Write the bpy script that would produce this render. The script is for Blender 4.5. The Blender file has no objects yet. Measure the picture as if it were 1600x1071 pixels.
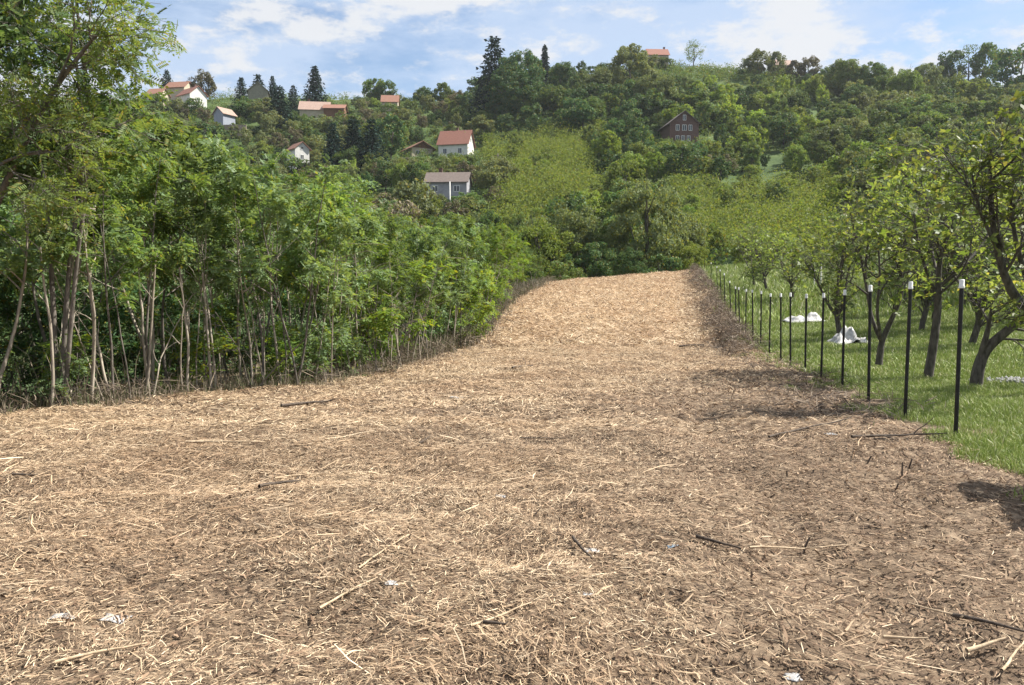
import bpy, math, random
import numpy as np
from mathutils import Vector, Matrix

S = bpy.context.scene
COL = S.collection
PI = math.pi
rnd = random.Random(5)

# ------------------------------------------------------------------ camera model
F = 1244.0
CAMZ = 1.6
TH = math.atan((535.5 - 440.0) / F)
CT, ST = math.cos(TH), math.sin(TH)

def P(px, py, Y):
    cx = (px - 800) / F; cy = (535.5 - py) / F
    dy = CT + cy * ST; dz = -ST + cy * CT
    t = Y / dy
    return Vector((cx * t, Y, CAMZ + dz * t))

def proj(x, y, z):
    zc = y * CT - (z - CAMZ) * ST
    yc = y * ST + (z - CAMZ) * CT
    return 800 + F * x / zc, 535.5 - F * yc / zc

# ------------------------------------------------------------------ noise
def _hash(ix, iy, seed):
    h = (ix.astype(np.int64) * 374761393 + iy.astype(np.int64) * 668265263 + seed * 144269504) & 0xffffffff
    h = ((h ^ (h >> 13)) * 1274126177) & 0xffffffff
    h = h ^ (h >> 16)
    return (h & 0xffffff) / float(0xffffff)

def vnoise(x, y, seed=0):
    x = np.asarray(x, float); y = np.asarray(y, float)
    ix = np.floor(x); iy = np.floor(y)
    fx = x - ix; fy = y - iy
    fx = fx * fx * (3 - 2 * fx); fy = fy * fy * (3 - 2 * fy)
    a = _hash(ix, iy, seed); b = _hash(ix + 1, iy, seed); c = _hash(ix, iy + 1, seed); d = _hash(ix + 1, iy + 1, seed)
    return (a * (1 - fx) + b * fx) * (1 - fy) + (c * (1 - fx) + d * fx) * fy

def fbm(x, y, seed=0, o=4):
    t = 0; a = 1; s = 0
    for i in range(o):
        t = t + a * vnoise(x * 2 ** i, y * 2 ** i, seed + i * 17); s += a; a *= .5
    return t / s

# ------------------------------------------------------------------ terrain
DN = [-40, 0, 8, 10.4, 14, 18, 20, 25, 30, 34, 38, 43, 48, 55, 62, 70]
ZN = [0, 0, .09, .03, -.12, -.19, -.21, -.16, .03, .29, .65, .92, 1.22, 1.85, 2.45, 2.9]
LD = [-10, 3, 9, 9.9, 11, 12, 14.5, 18.5, 25.6, 34, 43, 52, 66]
LX = [-11, -9, -5.9, -5.2, -4.4, -3.4, -2.6, -1.7, -.82, -.3, .75, 2.5, 5]
RD = [-10, 0, 5, 7.6, 9, 10.4, 12.4, 14.1, 16.1, 18.1, 21.2, 25.2, 29, 34, 38, 43, 48, 55, 62, 70]
RX = [3.6, 3.8, 4.0, 4.23, 4.45, 4.66, 5.13, 5.45, 5.7, 6.08, 6.6, 7.38, 8.16, 9.1, 10.0, 11.1, 12.0, 13.3, 14.6, 16]
FC = np.array([-600, 0, 400, 700, 900, 1060, 1180, 1300, 1600, 2400], float)
FDK = np.array([80, 110, 150, 200, 250, 300, 340, 450, 700], float)
FR = np.array([
    [540, 450, 340, 285, 205, 170, 240, 420, 440],
    [540, 450, 340, 280, 195, 162, 240, 420, 440],
    [540, 450, 340, 280, 190, 160, 235, 420, 440],
    [535, 430, 310, 266, 203, 165, 235, 420, 440],
    [520, 410, 305, 230, 175, 128, 205, 410, 440],
    [500, 385, 298, 228, 160, 112, 190, 410, 440],
    [440, 360, 300, 240, 180, 120, 190, 410, 440],
    [395, 345, 285, 225, 178, 135, 200, 410, 440],
    [385, 335, 270, 215, 175, 145, 210, 410, 440],
    [385, 335, 270, 215, 175, 145, 210, 410, 440]], float)
FZ = CAMZ + (440 - FR) / F * FDK[None, :]

def smooth(t):
    t = np.clip(t, 0, 1)
    return t * t * (3 - 2 * t)

def T(x, y):
    x = np.asarray(x, float); y = np.asarray(y, float)
    x, y = np.broadcast_arrays(x, y)
    n = np.interp(y, DN, ZN)
    xl = np.interp(y, LD, LX); xr = np.interp(y, RD, RX)
    left = np.clip(xl - .3 - x, 0, None)
    n = n - 5 * (1 - np.exp(-left * .11 / 5))
    right = np.clip(x - xr, 0, None)
    n = n + 3 * (1 - np.exp(-right * .06 / 3)) * smooth((y - 3) / 30 + .25)
    n = n + .34 * np.exp(-((x - xr + .6) / .4) ** 2) * smooth((y - 17) / 6) * smooth((62 - y) / 5)
    ys = np.clip(y, 20, None)
    px = np.clip(800 + F * x / ys, FC[0], FC[-1])
    yd = np.clip(y, FDK[0], FDK[-1])
    ci = np.clip(np.searchsorted(FC, px) - 1, 0, len(FC) - 2)
    di = np.clip(np.searchsorted(FDK, yd) - 1, 0, len(FDK) - 2)
    u = smooth((px - FC[ci]) / (FC[ci + 1] - FC[ci])); v = (yd - FDK[di]) / (FDK[di + 1] - FDK[di])
    f = (FZ[ci, di] * (1 - u) + FZ[ci + 1, di] * u) * (1 - v) + (FZ[ci, di + 1] * (1 - u) + FZ[ci + 1, di + 1] * u) * v
    f = f + (fbm(x / 22, y / 22, 3) - .5) * 4 * smooth((y - 90) / 40)
    dc = np.clip(52 + (x - 2.5) * .9, 46, 64)
    t = np.clip((y - dc) / (82 - dc), 0, 1)
    t = np.where(x > xr, smooth(t), t)
    return n * (1 - t) + f * t

def micro(x, y):
    xl = np.interp(y, LD, LX); xr = np.interp(y, RD, RX)
    m = smooth((x - xl + .6) / .8) * smooth((xr - x + .5) / .8) * smooth((70 - y) / 8)
    rut = -.05 * np.exp(-((x - np.interp(y, RD, RX) + 2.2) / .25) ** 2) - .04 * np.exp(-((x - np.interp(y, RD, RX) + 4.1) / .28) ** 2)
    return m * ((fbm(x / .9, y / .9, 11, 3) - .5) * .17 + (fbm(x / .25, y / .25, 12, 2) - .5) * .06 + rut) + (1 - m) * (fbm(x / .8, y / .8, 15, 2) - .5) * .06

def TG(x, y):
    return T(x, y) + micro(np.asarray(x, float), np.asarray(y, float))

def ground_at(px, Y):
    x = (px - 800) / F * Y; z = 0
    for _ in range(5):
        z = float(TG(x, Y)); zc = Y * CT - (z - CAMZ) * ST
        x = (px - 800) / F * zc
    return Vector((x, Y, z))

def ground_hit(px, py):
    """first ground point along the ray through a pixel"""
    a = 2.0
    while a < 330:
        p = P(px, py, a)
        if p.z <= float(TG(p.x, p.y)): break
        a *= 1.01
    return P(px, py, a)

# ------------------------------------------------------------------ materials
def lin(r, g, b): return (r, g, b, 1)
def newmat(name):
    m = bpy.data.materials.new(name); m.use_nodes = True
    nt = m.node_tree; nt.nodes.clear()
    return m, nt
def N(nt, t, **kw):
    n = nt.nodes.new(t)
    for k, v in kw.items():
        if hasattr(n, k): setattr(n, k, v)
        else: n.inputs[k].default_value = v
    return n

def leafmat(name, c1, c2, trans=.4, rough=.45, spec=.35, objvar=.25, warm=(.16, .15, .03), warmamt=.12):
    m, nt = newmat(name); L = nt.links.new
    out = N(nt, 'ShaderNodeOutputMaterial')
    geo = N(nt, 'ShaderNodeNewGeometry'); oi = N(nt, 'ShaderNodeObjectInfo')
    mix = N(nt, 'ShaderNodeMix', data_type='RGBA')
    mix.inputs[6].default_value = lin(*c1); mix.inputs[7].default_value = lin(*c2)
    L(geo.outputs['Random Per Island'], mix.inputs[0])
    wn = N(nt, 'ShaderNodeMath', operation='MULTIPLY'); wn.inputs[1].default_value = 7.31
    L(geo.outputs['Random Per Island'], wn.inputs[0])
    fr = N(nt, 'ShaderNodeMath', operation='FRACT'); L(wn.outputs[0], fr.inputs[0])
    lt = N(nt, 'ShaderNodeMath', operation='LESS_THAN'); lt.inputs[1].default_value = warmamt; L(fr.outputs[0], lt.inputs[0])
    mx2 = N(nt, 'ShaderNodeMix', data_type='RGBA'); L(lt.outputs[0], mx2.inputs[0]); L(mix.outputs[2], mx2.inputs[6]); mx2.inputs[7].default_value = lin(*warm)
    hsv = N(nt, 'ShaderNodeHueSaturation')
    mr = N(nt, 'ShaderNodeMapRange'); mr.inputs[3].default_value = 1 - objvar; mr.inputs[4].default_value = 1 + objvar
    L(oi.outputs['Random'], mr.inputs[0]); L(mr.outputs[0], hsv.inputs['Value'])
    mr2 = N(nt, 'ShaderNodeMapRange'); mr2.inputs[3].default_value = .485; mr2.inputs[4].default_value = .515
    m7 = N(nt, 'ShaderNodeMath', operation='MULTIPLY'); m7.inputs[1].default_value = 13.7; L(oi.outputs['Random'], m7.inputs[0])
    f7 = N(nt, 'ShaderNodeMath', operation='FRACT'); L(m7.outputs[0], f7.inputs[0]); L(f7.outputs[0], mr2.inputs[0]); L(mr2.outputs[0], hsv.inputs['Hue'])
    L(mx2.outputs[2], hsv.inputs['Color'])
    b = N(nt, 'ShaderNodeBsdfPrincipled'); b.inputs['Roughness'].default_value = rough; b.inputs['Specular IOR Level'].default_value = spec
    L(hsv.outputs[0], b.inputs['Base Color'])
    tr = N(nt, 'ShaderNodeBsdfTranslucent')
    tc = N(nt, 'ShaderNodeMix', data_type='RGBA', blend_type='MULTIPLY'); tc.inputs[0].default_value = 1
    L(hsv.outputs[0], tc.inputs[6]); tc.inputs[7].default_value = (1.35, 1.25, .55, 1)
    L(tc.outputs[2], tr.inputs[0])
    ms = N(nt, 'ShaderNodeMixShader'); ms.inputs[0].default_value = trans
    L(b.outputs[0], ms.inputs[1]); L(tr.outputs[0], ms.inputs[2]); L(ms.outputs[0], out.inputs[0])
    return m

def roughmat(name, c1, c2, scale=8, rough=.85, bump=.3, detail=6, c3=None, stretch=(1, 1, 1), spec=.3, metal=0, bdist=.02):
    m, nt = newmat(name); L = nt.links.new
    out = N(nt, 'ShaderNodeOutputMaterial'); b = N(nt, 'ShaderNodeBsdfPrincipled')
    b.inputs['Roughness'].default_value = rough; b.inputs['Specular IOR Level'].default_value = spec; b.inputs['Metallic'].default_value = metal
    tc = N(nt, 'ShaderNodeTexCoord'); mp = N(nt, 'ShaderNodeMapping'); mp.inputs['Scale'].default_value = stretch
    L(tc.outputs['Object'], mp.inputs[0])
    n = N(nt, 'ShaderNodeTexNoise'); n.inputs['Scale'].default_value = scale; n.inputs['Detail'].default_value = detail
    n.inputs['Roughness'].default_value = .65
    L(mp.outputs[0], n.inputs[0])
    cr = N(nt, 'ShaderNodeValToRGB'); cr.color_ramp.elements[0].position = .35; cr.color_ramp.elements[1].position = .68
    cr.color_ramp.elements[0].color = lin(*c1); cr.color_ramp.elements[1].color = lin(*c2)
    if c3:
        e = cr.color_ramp.elements.new(.55); e.color = lin(*c3)
    L(n.outputs['Fac'], cr.inputs[0]); L(cr.outputs[0], b.inputs['Base Color'])
    bp = N(nt, 'ShaderNodeBump'); bp.inputs['Strength'].default_value = bump; bp.inputs['Distance'].default_value = bdist
    L(n.outputs['Fac'], bp.inputs['Height']); L(bp.outputs[0], b.inputs['Normal'])
    L(b.outputs[0], out.inputs[0])
    return m

def litter_mat(name, stops, rough=.7, spec=.3, posmix=None):
    """random colour per piece along a ramp; posmix = (colour, amount) patches by position"""
    m, nt = newmat(name); L = nt.links.new
    out = N(nt, 'ShaderNodeOutputMaterial'); b = N(nt, 'ShaderNodeBsdfPrincipled')
    b.inputs['Roughness'].default_value = rough; b.inputs['Specular IOR Level'].default_value = spec
    geo = N(nt, 'ShaderNodeNewGeometry'); cr = N(nt, 'ShaderNodeValToRGB')
    el = cr.color_ramp.elements
    while len(el) < len(stops): el.new(.5)
    for e, (p, c) in zip(el, stops): e.position = p; e.color = lin(*c)
    L(geo.outputs['Random Per Island'], cr.inputs[0])
    src = cr.outputs[0]
    if posmix:
        n = N(nt, 'ShaderNodeTexNoise'); n.inputs['Scale'].default_value = .55; n.inputs['Detail'].default_value = 5
        L(geo.outputs['Position'], n.inputs[0])
        mr = N(nt, 'ShaderNodeMapRange'); mr.inputs[1].default_value = .42; mr.inputs[2].default_value = .68; mr.inputs[4].default_value = posmix[1]
        L(n.outputs['Fac'], mr.inputs[0])
        mx = N(nt, 'ShaderNodeMix', data_type='RGBA', blend_type='MULTIPLY'); L(mr.outputs[0], mx.inputs[0]); L(src, mx.inputs[6]); mx.inputs[7].default_value = lin(*posmix[0])
        src = mx.outputs[2]
    L(src, b.inputs['Base Color'])
    tr = N(nt, 'ShaderNodeBsdfTranslucent'); L(src, tr.inputs[0])
    ms = N(nt, 'ShaderNodeMixShader'); ms.inputs[0].default_value = .15
    L(b.outputs[0], ms.inputs[1]); L(tr.outputs[0], ms.inputs[2]); L(ms.outputs[0], out.inputs[0])
    return m

M = {}
M['thicket'] = leafmat('thicket_leaf', (.095, .165, .06), (.2, .275, .14), trans=.42, rough=.55, spec=.25, warmamt=.06, warm=(.2, .24, .04))
M['thicket_bright'] = leafmat('bright_leaf', (.105, .185, .032), (.17, .25, .06), trans=.5, rough=.55, spec=.2, warm=(.22, .24, .03))
M['locust'] = leafmat('locust_leaf', (.1, .165, .05), (.175, .245, .085), trans=.5, rough=.55, spec=.2, warm=(.22, .22, .06), warmamt=.1)
M['orchard'] = leafmat('orchard_leaf', (.09, .15, .04), (.2, .25, .09), trans=.52, rough=.5, spec=.3, warm=(.25, .25, .08), warmamt=.06)
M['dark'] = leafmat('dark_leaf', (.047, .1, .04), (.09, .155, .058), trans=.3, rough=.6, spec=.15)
M['mid'] = leafmat('mid_leaf', (.072, .13, .04), (.13, .19, .066), trans=.36, rough=.6, spec=.15)
M['olive'] = leafmat('olive_leaf', (.1, .135, .06), (.17, .2, .1), trans=.36, rough=.6, spec=.15)
M['yellow'] = leafmat('yellow_leaf', (.115, .175, .036), (.175, .235, .065), trans=.42, rough=.6, spec=.15, warm=(.2, .21, .06))
M['conifer'] = leafmat('needle', (.014, .034, .026), (.03, .058, .042), trans=.1, rough=.7, spec=.1, warmamt=0)
M['bare'] = leafmat('bare_twig_leaf', (.15, .135, .09), (.22, .19, .14), trans=.25, rough=.7, spec=.1, warm=(.14, .18, .06), warmamt=.25)
M['russet'] = leafmat('russet_leaf', (.09, .08, .055), (.14, .125, .085), trans=.2, rough=.6, spec=.1, warm=(.1, .12, .05), warmamt=.2)
M['bark_pale'] = roughmat('pale_bark', (.16, .13, .1), (.42, .37, .3), scale=14, stretch=(1, 1, .25))
M['bark_dark'] = roughmat('dark_bark', (.034, .029, .025), (.13, .115, .1), scale=18, stretch=(1, 1, .3), bump=.6)
M['bark_mid'] = roughmat('grey_bark', (.07, .06, .05), (.2, .175, .15), scale=16, stretch=(1, 1, .3), bump=.5)
M['grass'] = litter_mat('grass_blade', [(0, (.13, .19, .035)), (.4, (.22, .29, .06)), (.78, (.3, .36, .1)), (.93, (.4, .38, .18)), (1, (.6, .58, .42))], rough=.5)
M['straw'] = litter_mat('straw', [(0, (.16, .11, .07)), (.25, (.37, .262, .165)), (.6, (.58, .435, .28)), (1, (.8, .66, .47))], posmix=((.7, .6, .54), .7))
M['chip'] = litter_mat('mulch_chip', [(0, (.055, .037, .026)), (.45, (.175, .113, .072)), (.8, (.3, .205, .135)), (1, (.42, .31, .205))], rough=.85)
M['brush'] = litter_mat('dead_brush', [(0, (.05, .037, .03)), (.5, (.14, .105, .08)), (1, (.3, .24, .18))], rough=.85)
M['weed'] = litter_mat('weed', [(0, (.05, .05, .025)), (.35, (.1, .12, .045)), (.6, (.14, .11, .075)), (1, (.3, .25, .18))], rough=.7)

# ground: colour by what grows there (attribute painted from the plan of the land)
def ground_material():
    m, nt = newmat('ground_soil'); L = nt.links.new
    out = N(nt, 'ShaderNodeOutputMaterial'); b = N(nt, 'ShaderNodeBsdfPrincipled'); b.inputs['Roughness'].default_value = .95
    b.inputs['Specular IOR Level'].default_value = .15
    geo = N(nt, 'ShaderNodeNewGeometry')
    at = N(nt, 'ShaderNodeAttribute', attribute_name='cover')
    sep = N(nt, 'ShaderNodeSeparateColor'); L(at.outputs['Color'], sep.inputs[0])
    def noise(sc, det=8):
        n = N(nt, 'ShaderNodeTexNoise'); n.inputs['Scale'].default_value = sc; n.inputs['Detail'].default_value = det; n.inputs['Roughness'].default_value = .7
        L(geo.outputs['Position'], n.inputs[0]); return n
    def ramp(n, stops):
        cr = N(nt, 'ShaderNodeValToRGB'); el = cr.color_ramp.elements
        while len(el) < len(stops): el.new(.5)
        for e, (p, c) in zip(el, stops): e.position = p; e.color = lin(*c)
        L(n.outputs['Fac'], cr.inputs[0]); return cr
    n1 = noise(9, 10); n2 = noise(1.2, 6); n3 = noise(.08, 8); n4 = noise(40, 4)
    soil = ramp(n1, [(.3, (.05, .036, .026)), (.5, (.14, .1, .068)), (.68, (.3, .225, .155))])
    straw = ramp(n4, [(.3, (.16, .1, .06)), (.5, (.46, .33, .2)), (.7, (.68, .52, .34))])
    grass = ramp(n2, [(.35, (.06, .085, .03)), (.55, (.1, .12, .045)), (.7, (.16, .15, .08))])
    hill = ramp(n3, [(.35, (.035, .065, .022)), (.55, (.07, .105, .032)), (.7, (.11, .13, .05))])
    mx = N(nt, 'ShaderNodeMix', data_type='RGBA'); L(sep.outputs[0], mx.inputs[0]); L(hill.outputs[0], mx.inputs[6]); L(soil.outputs[0], mx.inputs[7])
    mg = N(nt, 'ShaderNodeMix', data_type='RGBA'); L(sep.outputs[1], mg.inputs[0]); L(mx.outputs[2], mg.inputs[6]); L(grass.outputs[0], mg.inputs[7])
    ms = N(nt, 'ShaderNodeMix', data_type='RGBA'); L(sep.outputs[2], ms.inputs[0]); L(mg.outputs[2], ms.inputs[6]); L(straw.outputs[0], ms.inputs[7])
    L(ms.outputs[2], b.inputs['Base Color'])
    bp = N(nt, 'ShaderNodeBump'); bp.inputs['Strength'].default_value = .7; bp.inputs['Distance'].default_value = .05
    L(n1.outputs['Fac'], bp.inputs['Height']); L(bp.outputs[0], b.inputs['Normal'])
    L(b.outputs[0], out.inputs[0]); return m
M['ground'] = ground_material()

# ------------------------------------------------------------------ mesh helpers
def np_mesh(name, V, Fc, mats, matidx=None, smoothf=False):
    V = np.asarray(V, np.float32).reshape(-1, 3); Fc = np.asarray(Fc, np.int32)
    me = bpy.data.meshes.new(name)
    k = Fc.shape[1]
    me.vertices.add(len(V)); me.vertices.foreach_set('co', V.ravel())
    me.loops.add(Fc.size); me.loops.foreach_set('vertex_index', Fc.ravel())
    me.polygons.add(len(Fc)); me.polygons.foreach_set('loop_start', np.arange(0, Fc.size, k, dtype=np.int32))
    for m in (mats if isinstance(mats, (list, tuple)) else [mats]): me.materials.append(m)
    if matidx is not None: me.polygons.foreach_set('material_index', np.asarray(matidx, np.int32))
    if smoothf: me.polygons.foreach_set('use_smooth', np.ones(len(Fc), bool))
    me.update(calc_edges=True)
    return me

def link(name, me, parent=None, mat=None):
    o = bpy.data.objects.new(name, me); COL.objects.link(o)
    if parent: o.parent = parent
    if mat is not None and me is not None:
        o.material_slots[0].link = 'OBJECT'; o.material_slots[0].material = mat
    return o

def tag(o, label=None, cat=None, group=None, kind=None):
    if label: o['label'] = label
    if cat: o['category'] = cat
    if group: o['group'] = group
    if kind: o['kind'] = kind
    return o

def empty(name, loc, rz=0, sc=1):
    o = bpy.data.objects.new(name, None); COL.objects.link(o)
    o.location = loc; o.rotation_euler = (0, 0, rz); o.empty_display_size = .2
    o.scale = sc if isinstance(sc, (tuple, list)) else (sc, sc, sc)
    return o

def norm(a):
    return a / np.maximum(np.linalg.norm(a, axis=-1, keepdims=True), 1e-9)

def place(Vt, Ft, pos, ydir, nrm, scale):
    """copies of a template (y = along, z = normal) at many places"""
    y = norm(ydir); x = norm(np.cross(y, nrm)); z = np.cross(x, y)
    R = np.stack([x, y, z], axis=1)            # N,3(axes),3
    V = np.einsum('kj,njc->nkc', Vt, R) * np.asarray(scale).reshape(-1, 1, 1) + pos[:, None, :]
    n, k = V.shape[:2]
    Fc = (Ft[None] + (np.arange(n) * k)[:, None, None]).reshape(-1, Ft.shape[1])
    return V.reshape(-1, 3), Fc

LEAF_V = np.array([(0, 0, 0), (-.27, .45, .05), (0, 1, -.04), (.27, .45, .05)], float); LEAF_F = np.array([(0, 3, 2, 1)])
def spray_template(pairs, lw, ll, droop):
    V = []; Fs = []
    spots = [(1, 0, .0)] + [(.2 + .75 * i / pairs, s, 0) for i in range(pairs) for s in (-1, 1)]
    for t, s, _ in spots:
        b = np.array((0, t, -droop * t * t))
        if s == 0: d = np.array((0, 1, -droop * 1.3)); w = np.array((1, 0, 0))
        else: d = np.array((s * .95, .45, -.25)); w = np.array((.35, -s * .9, .1))
        d = d / np.linalg.norm(d) * ll; w = w / np.linalg.norm(w) * lw / 2
        k = len(V)
        V += [b, b + d * .45 + w, b + d, b + d * .45 - w]; Fs.append((k, k + 1, k + 2, k + 3))
    return np.array(V), np.array(Fs)
SPRAY_A = spray_template(4, .2, .42, .25)
SPRAY_B = spray_template(3, .26, .5, .35)
SPRAY_C = spray_template(6, .11, .24, .2)

def tubes(lines, sides=6):
    Vs = []; Fs = []; off = 0
    for pts, rad in lines:
        pts = np.asarray(pts, float); n = len(pts)
        if n < 2: continue
        tan = norm(np.gradient(pts, axis=0))
        ref = np.array((0.31, .95, .07)) if abs(tan[0][1]) < .9 else np.array((1., 0, 0))
        a = norm(np.cross(tan, ref)); b = np.cross(tan, a)
        an = np.arange(sides) * 2 * PI / sides
        ring = pts[:, None] + np.asarray(rad)[:, None, None] * (np.cos(an)[None, :, None] * a[:, None] + np.sin(an)[None, :, None] * b[:, None])
        Vs.append(ring.reshape(-1, 3))
        i = np.arange(n - 1)[:, None] * sides; j = np.arange(sides)[None]; j2 = (j + 1) % sides
        f = np.stack([i + j, i + j2, i + sides + j2, i + sides + j], -1).reshape(-1, 4) + off
        Fs.append(f); off += n * sides
    return np.concatenate(Vs), np.concatenate(Fs)

def branch(r, p0, d0, L, r0, r1, n, wob, trop):
    p = np.array(p0, float); d = np.array(d0, float); d /= np.linalg.norm(d)
    pts = [p.copy()]
    for i in range(n):
        d = d + r.normal(0, wob, 3) + np.array((0, 0, trop)); d /= np.linalg.norm(d)
        p = p + d * L / n; pts.append(p.copy())
    return np.array(pts), np.linspace(r0, r1, n + 1)

def grow(r, stems, levels):
    out = [list(stems)]
    for lv in levels:
        cur = []
        for pts, rad in out[-1]:
            seg = np.linalg.norm(np.diff(pts, axis=0), axis=1); Lp = seg.sum()
            cnt = max(1, int(round(lv['n'] * (Lp if lv.get('perm') else 1))))
            for k in range(cnt):
                t = lv['start'] + (1 - lv['start']) * (k + r.uniform(0, 1)) / cnt
                f = t * (len(pts) - 1); i = min(int(f), len(pts) - 2); u = f - i
                p = pts[i] * (1 - u) + pts[i + 1] * u; rr = rad[i] * (1 - u) + rad[i + 1] * u
                tan = pts[i + 1] - pts[i]; tan = tan / np.linalg.norm(tan)
                q = r.normal(0, 1, 3); q = q - tan * q.dot(tan); q /= np.linalg.norm(q)
                a = math.radians(lv['ang'] * r.uniform(.7, 1.25))
                d = tan * math.cos(a) + q * math.sin(a)
                L = lv['L'] * r.uniform(.65, 1.3) * (1.15 - .5 * t)
                r0 = min(rr * .7, lv.get('r', 1)); cur.append(branch(r, p, d, L, r0, max(r0 * .3, .0025), lv.get('seg', 5), lv.get('wob', .18), lv.get('trop', .05)))
        out.append(cur)
    return out

def along(r, lines, per_m, jit, tmin=0.):
    ps = []; ds = []
    for pts, rad in lines:
        L = np.linalg.norm(np.diff(pts, axis=0), axis=1).sum()
        n = r.poisson(per_m * L)
        if n == 0: continue
        t = r.uniform(tmin, 1, n) * (len(pts) - 1); i = np.minimum(t.astype(int), len(pts) - 2); u = (t - i)[:, None]
        ps.append(pts[i] * (1 - u) + pts[i + 1] * u + r.normal(0, jit, (n, 3))); ds.append(norm(pts[i + 1] - pts[i]))
    return np.concatenate(ps), np.concatenate(ds)

def leafset(r, pos, dirs, tmpl, size, upn=.9, out=1.0, droop=-.15, svar=.35):
    n = len(pos)
    yd = dirs * .5 + r.normal(0, out, (n, 3)); yd[:, 2] = yd[:, 2] * .55 + droop
    nr = r.normal(0, .55, (n, 3)); nr[:, 2] += upn
    return place(tmpl[0], tmpl[1], pos, yd, nr, size * r.uniform(1 - svar, 1 + svar, n))

# ------------------------------------------------------------------ ground sheet
def axis(lo, hi, s0, g):
    a = [0.]
    while a[-1] < hi: a.append(a[-1] + max(s0, g * a[-1]))
    b = [0.]
    while b[-1] < lo: b.append(b[-1] + max(s0, g * b[-1]))
    return np.array([-v for v in b[:0:-1]] + a)
gx = axis(650, 650, .09, .022); 
gy = np.concatenate([np.array([-60, -40, -25, -15, -9, -5, -3, -2, -1, 0, .5]), 1 + axis(0, 700, .07, .014)])
GX, GY = np.meshgrid(gx, gy)
GZ = TG(GX, GY)
nx, ny = len(gx), len(gy)
idx = np.arange(nx * ny).reshape(ny, nx)
gf = np.stack([idx[:-1, :-1], idx[:-1, 1:], idx[1:, 1:], idx[1:, :-1]], -1).reshape(-1, 4)
me = np_mesh('ground', np.stack([GX, GY, GZ], -1), gf, M['ground'], smoothf=True)
xl = np.interp(GY, LD, LX); xr = np.interp(GY, RD, RX)
jag = (fbm(GX / .7, GY / .7, 21) - .5) * 1.2
infield = smooth((GX - xl + .5 + jag) / .5) * smooth((xr - .1 - GX + jag) / .5) * smooth((66 - GY) / 2)
ingrass = smooth((GX - xr + (fbm(GX / .6, GY / .6, 55, 3) - .5) * 3.0 + 1.4 * np.clip(GX - xr, 0, 1) + .1) / .8) * smooth((85 - GY) / 10)
leftsoil = smooth((xl - GX) / .6) * smooth((xl - GX < 9) * 1.) * smooth((60 - GY) / 10) * .8
strawm = infield * smooth((GY - 14) / 22) * .8 * smooth((xr - 1.4 - GX) / .7)
cv = np.stack([np.clip(infield + leftsoil + smooth((GX - xr + 1.5) / .5) * smooth((xr + 4 - GX) / 2) * smooth((60 - GY) / 10), 0, 1), ingrass, strawm, np.ones_like(GX)], -1).astype(np.float32)
ca = me.color_attributes.new('cover', 'FLOAT_COLOR', 'POINT'); ca.data.foreach_set('color', cv.ravel())
tag(link('ground', me), kind='structure')

# ------------------------------------------------------------------ litter on the field
r = np.random.default_rng(7)
def strips(x, y, z, ang, L, W, tilt, bend, roll):
    """bent two-segment strips"""
    n = len(x)
    d = np.stack([np.cos(ang) * np.cos(tilt), np.sin(ang) * np.cos(tilt), np.sin(tilt)], -1)
    s = np.stack([-np.sin(ang), np.cos(ang), np.zeros(n)], -1)
    up = np.cross(d, s); s2 = s * np.cos(roll)[:, None] + up * np.sin(roll)[:, None]
    c = np.stack([x, y, z], -1); h = (L / 2)[:, None]; w = (W / 2)[:, None]
    mid = c + s * (bend * L)[:, None] + up * (np.abs(bend) * L * .3)[:, None]
    a = c - d * h; e = c + d * h
    V = np.stack([a - s2 * w * .6, a + s2 * w * .6, mid - s2 * w, mid + s2 * w, e - s2 * w * .5, e + s2 * w * .5], 1)
    k = (np.arange(n) * 6)[:, None]
    Fq = np.stack([np.array([[0, 1, 3, 2]]) + k, np.array([[2, 3, 5, 4]]) + k], 1).reshape(-1, 4)
    return V.reshape(-1, 3), Fq

def field_points(n, y0, y1, pw):
    """random plan points inside the mown strip, as seen from the camera's side"""
    u = r.uniform(0, 1, n); y = (y0 ** pw + u * (y1 ** pw - y0 ** pw)) ** (1 / pw)
    xl = np.interp(y, LD, LX) - .25; xr = np.interp(y, RD, RX) - .1
    lo = np.maximum(xl, -.75 * y - 1.2); hi = np.minimum(xr, .75 * y + 1.2)
    x = lo + r.uniform(0, 1, n) * (hi - lo)
    dc = np.clip(52 + (x - 2.5) * .9, 46, 64)
    ok = y < dc + 1.5
    return x[ok], y[ok]

def straw_density(x, y):
    xr = np.interp(y, RD, RX)
    d = .25 + 1.15 * fbm(x / 1.3, y / 1.3, 31, 3) ** 1.2
    # browner, barer ground towards the fence in the near half
    bare = smooth((x - (xr - 4.2)) / 2.0) * smooth((20 - y) / 8)
    d = d * (1 - .8 * bare)
    d = d * (.92 + .08 * smooth((y - 4) / 4))
    d = np.where(y > 14, d + .25, d)
    d = d * (1 - .75 * smooth((x - (xr - 1.2) + (fbm(x / .8, y / 1.5, 33, 3) - .5) * 1.4) / .5) * smooth((y - 16) / 6))
    return d

def lay(name, label, cat, parts, mat):
    Vs = []; Fs = []; o = 0
    for V, Fq in parts:
        Vs.append(V); Fs.append(Fq + o); o += len(V)
    me = np_mesh(name, np.concatenate(Vs), np.concatenate(Fs), mat)
    return tag(link(name, me), label, cat, kind='stuff')

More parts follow.
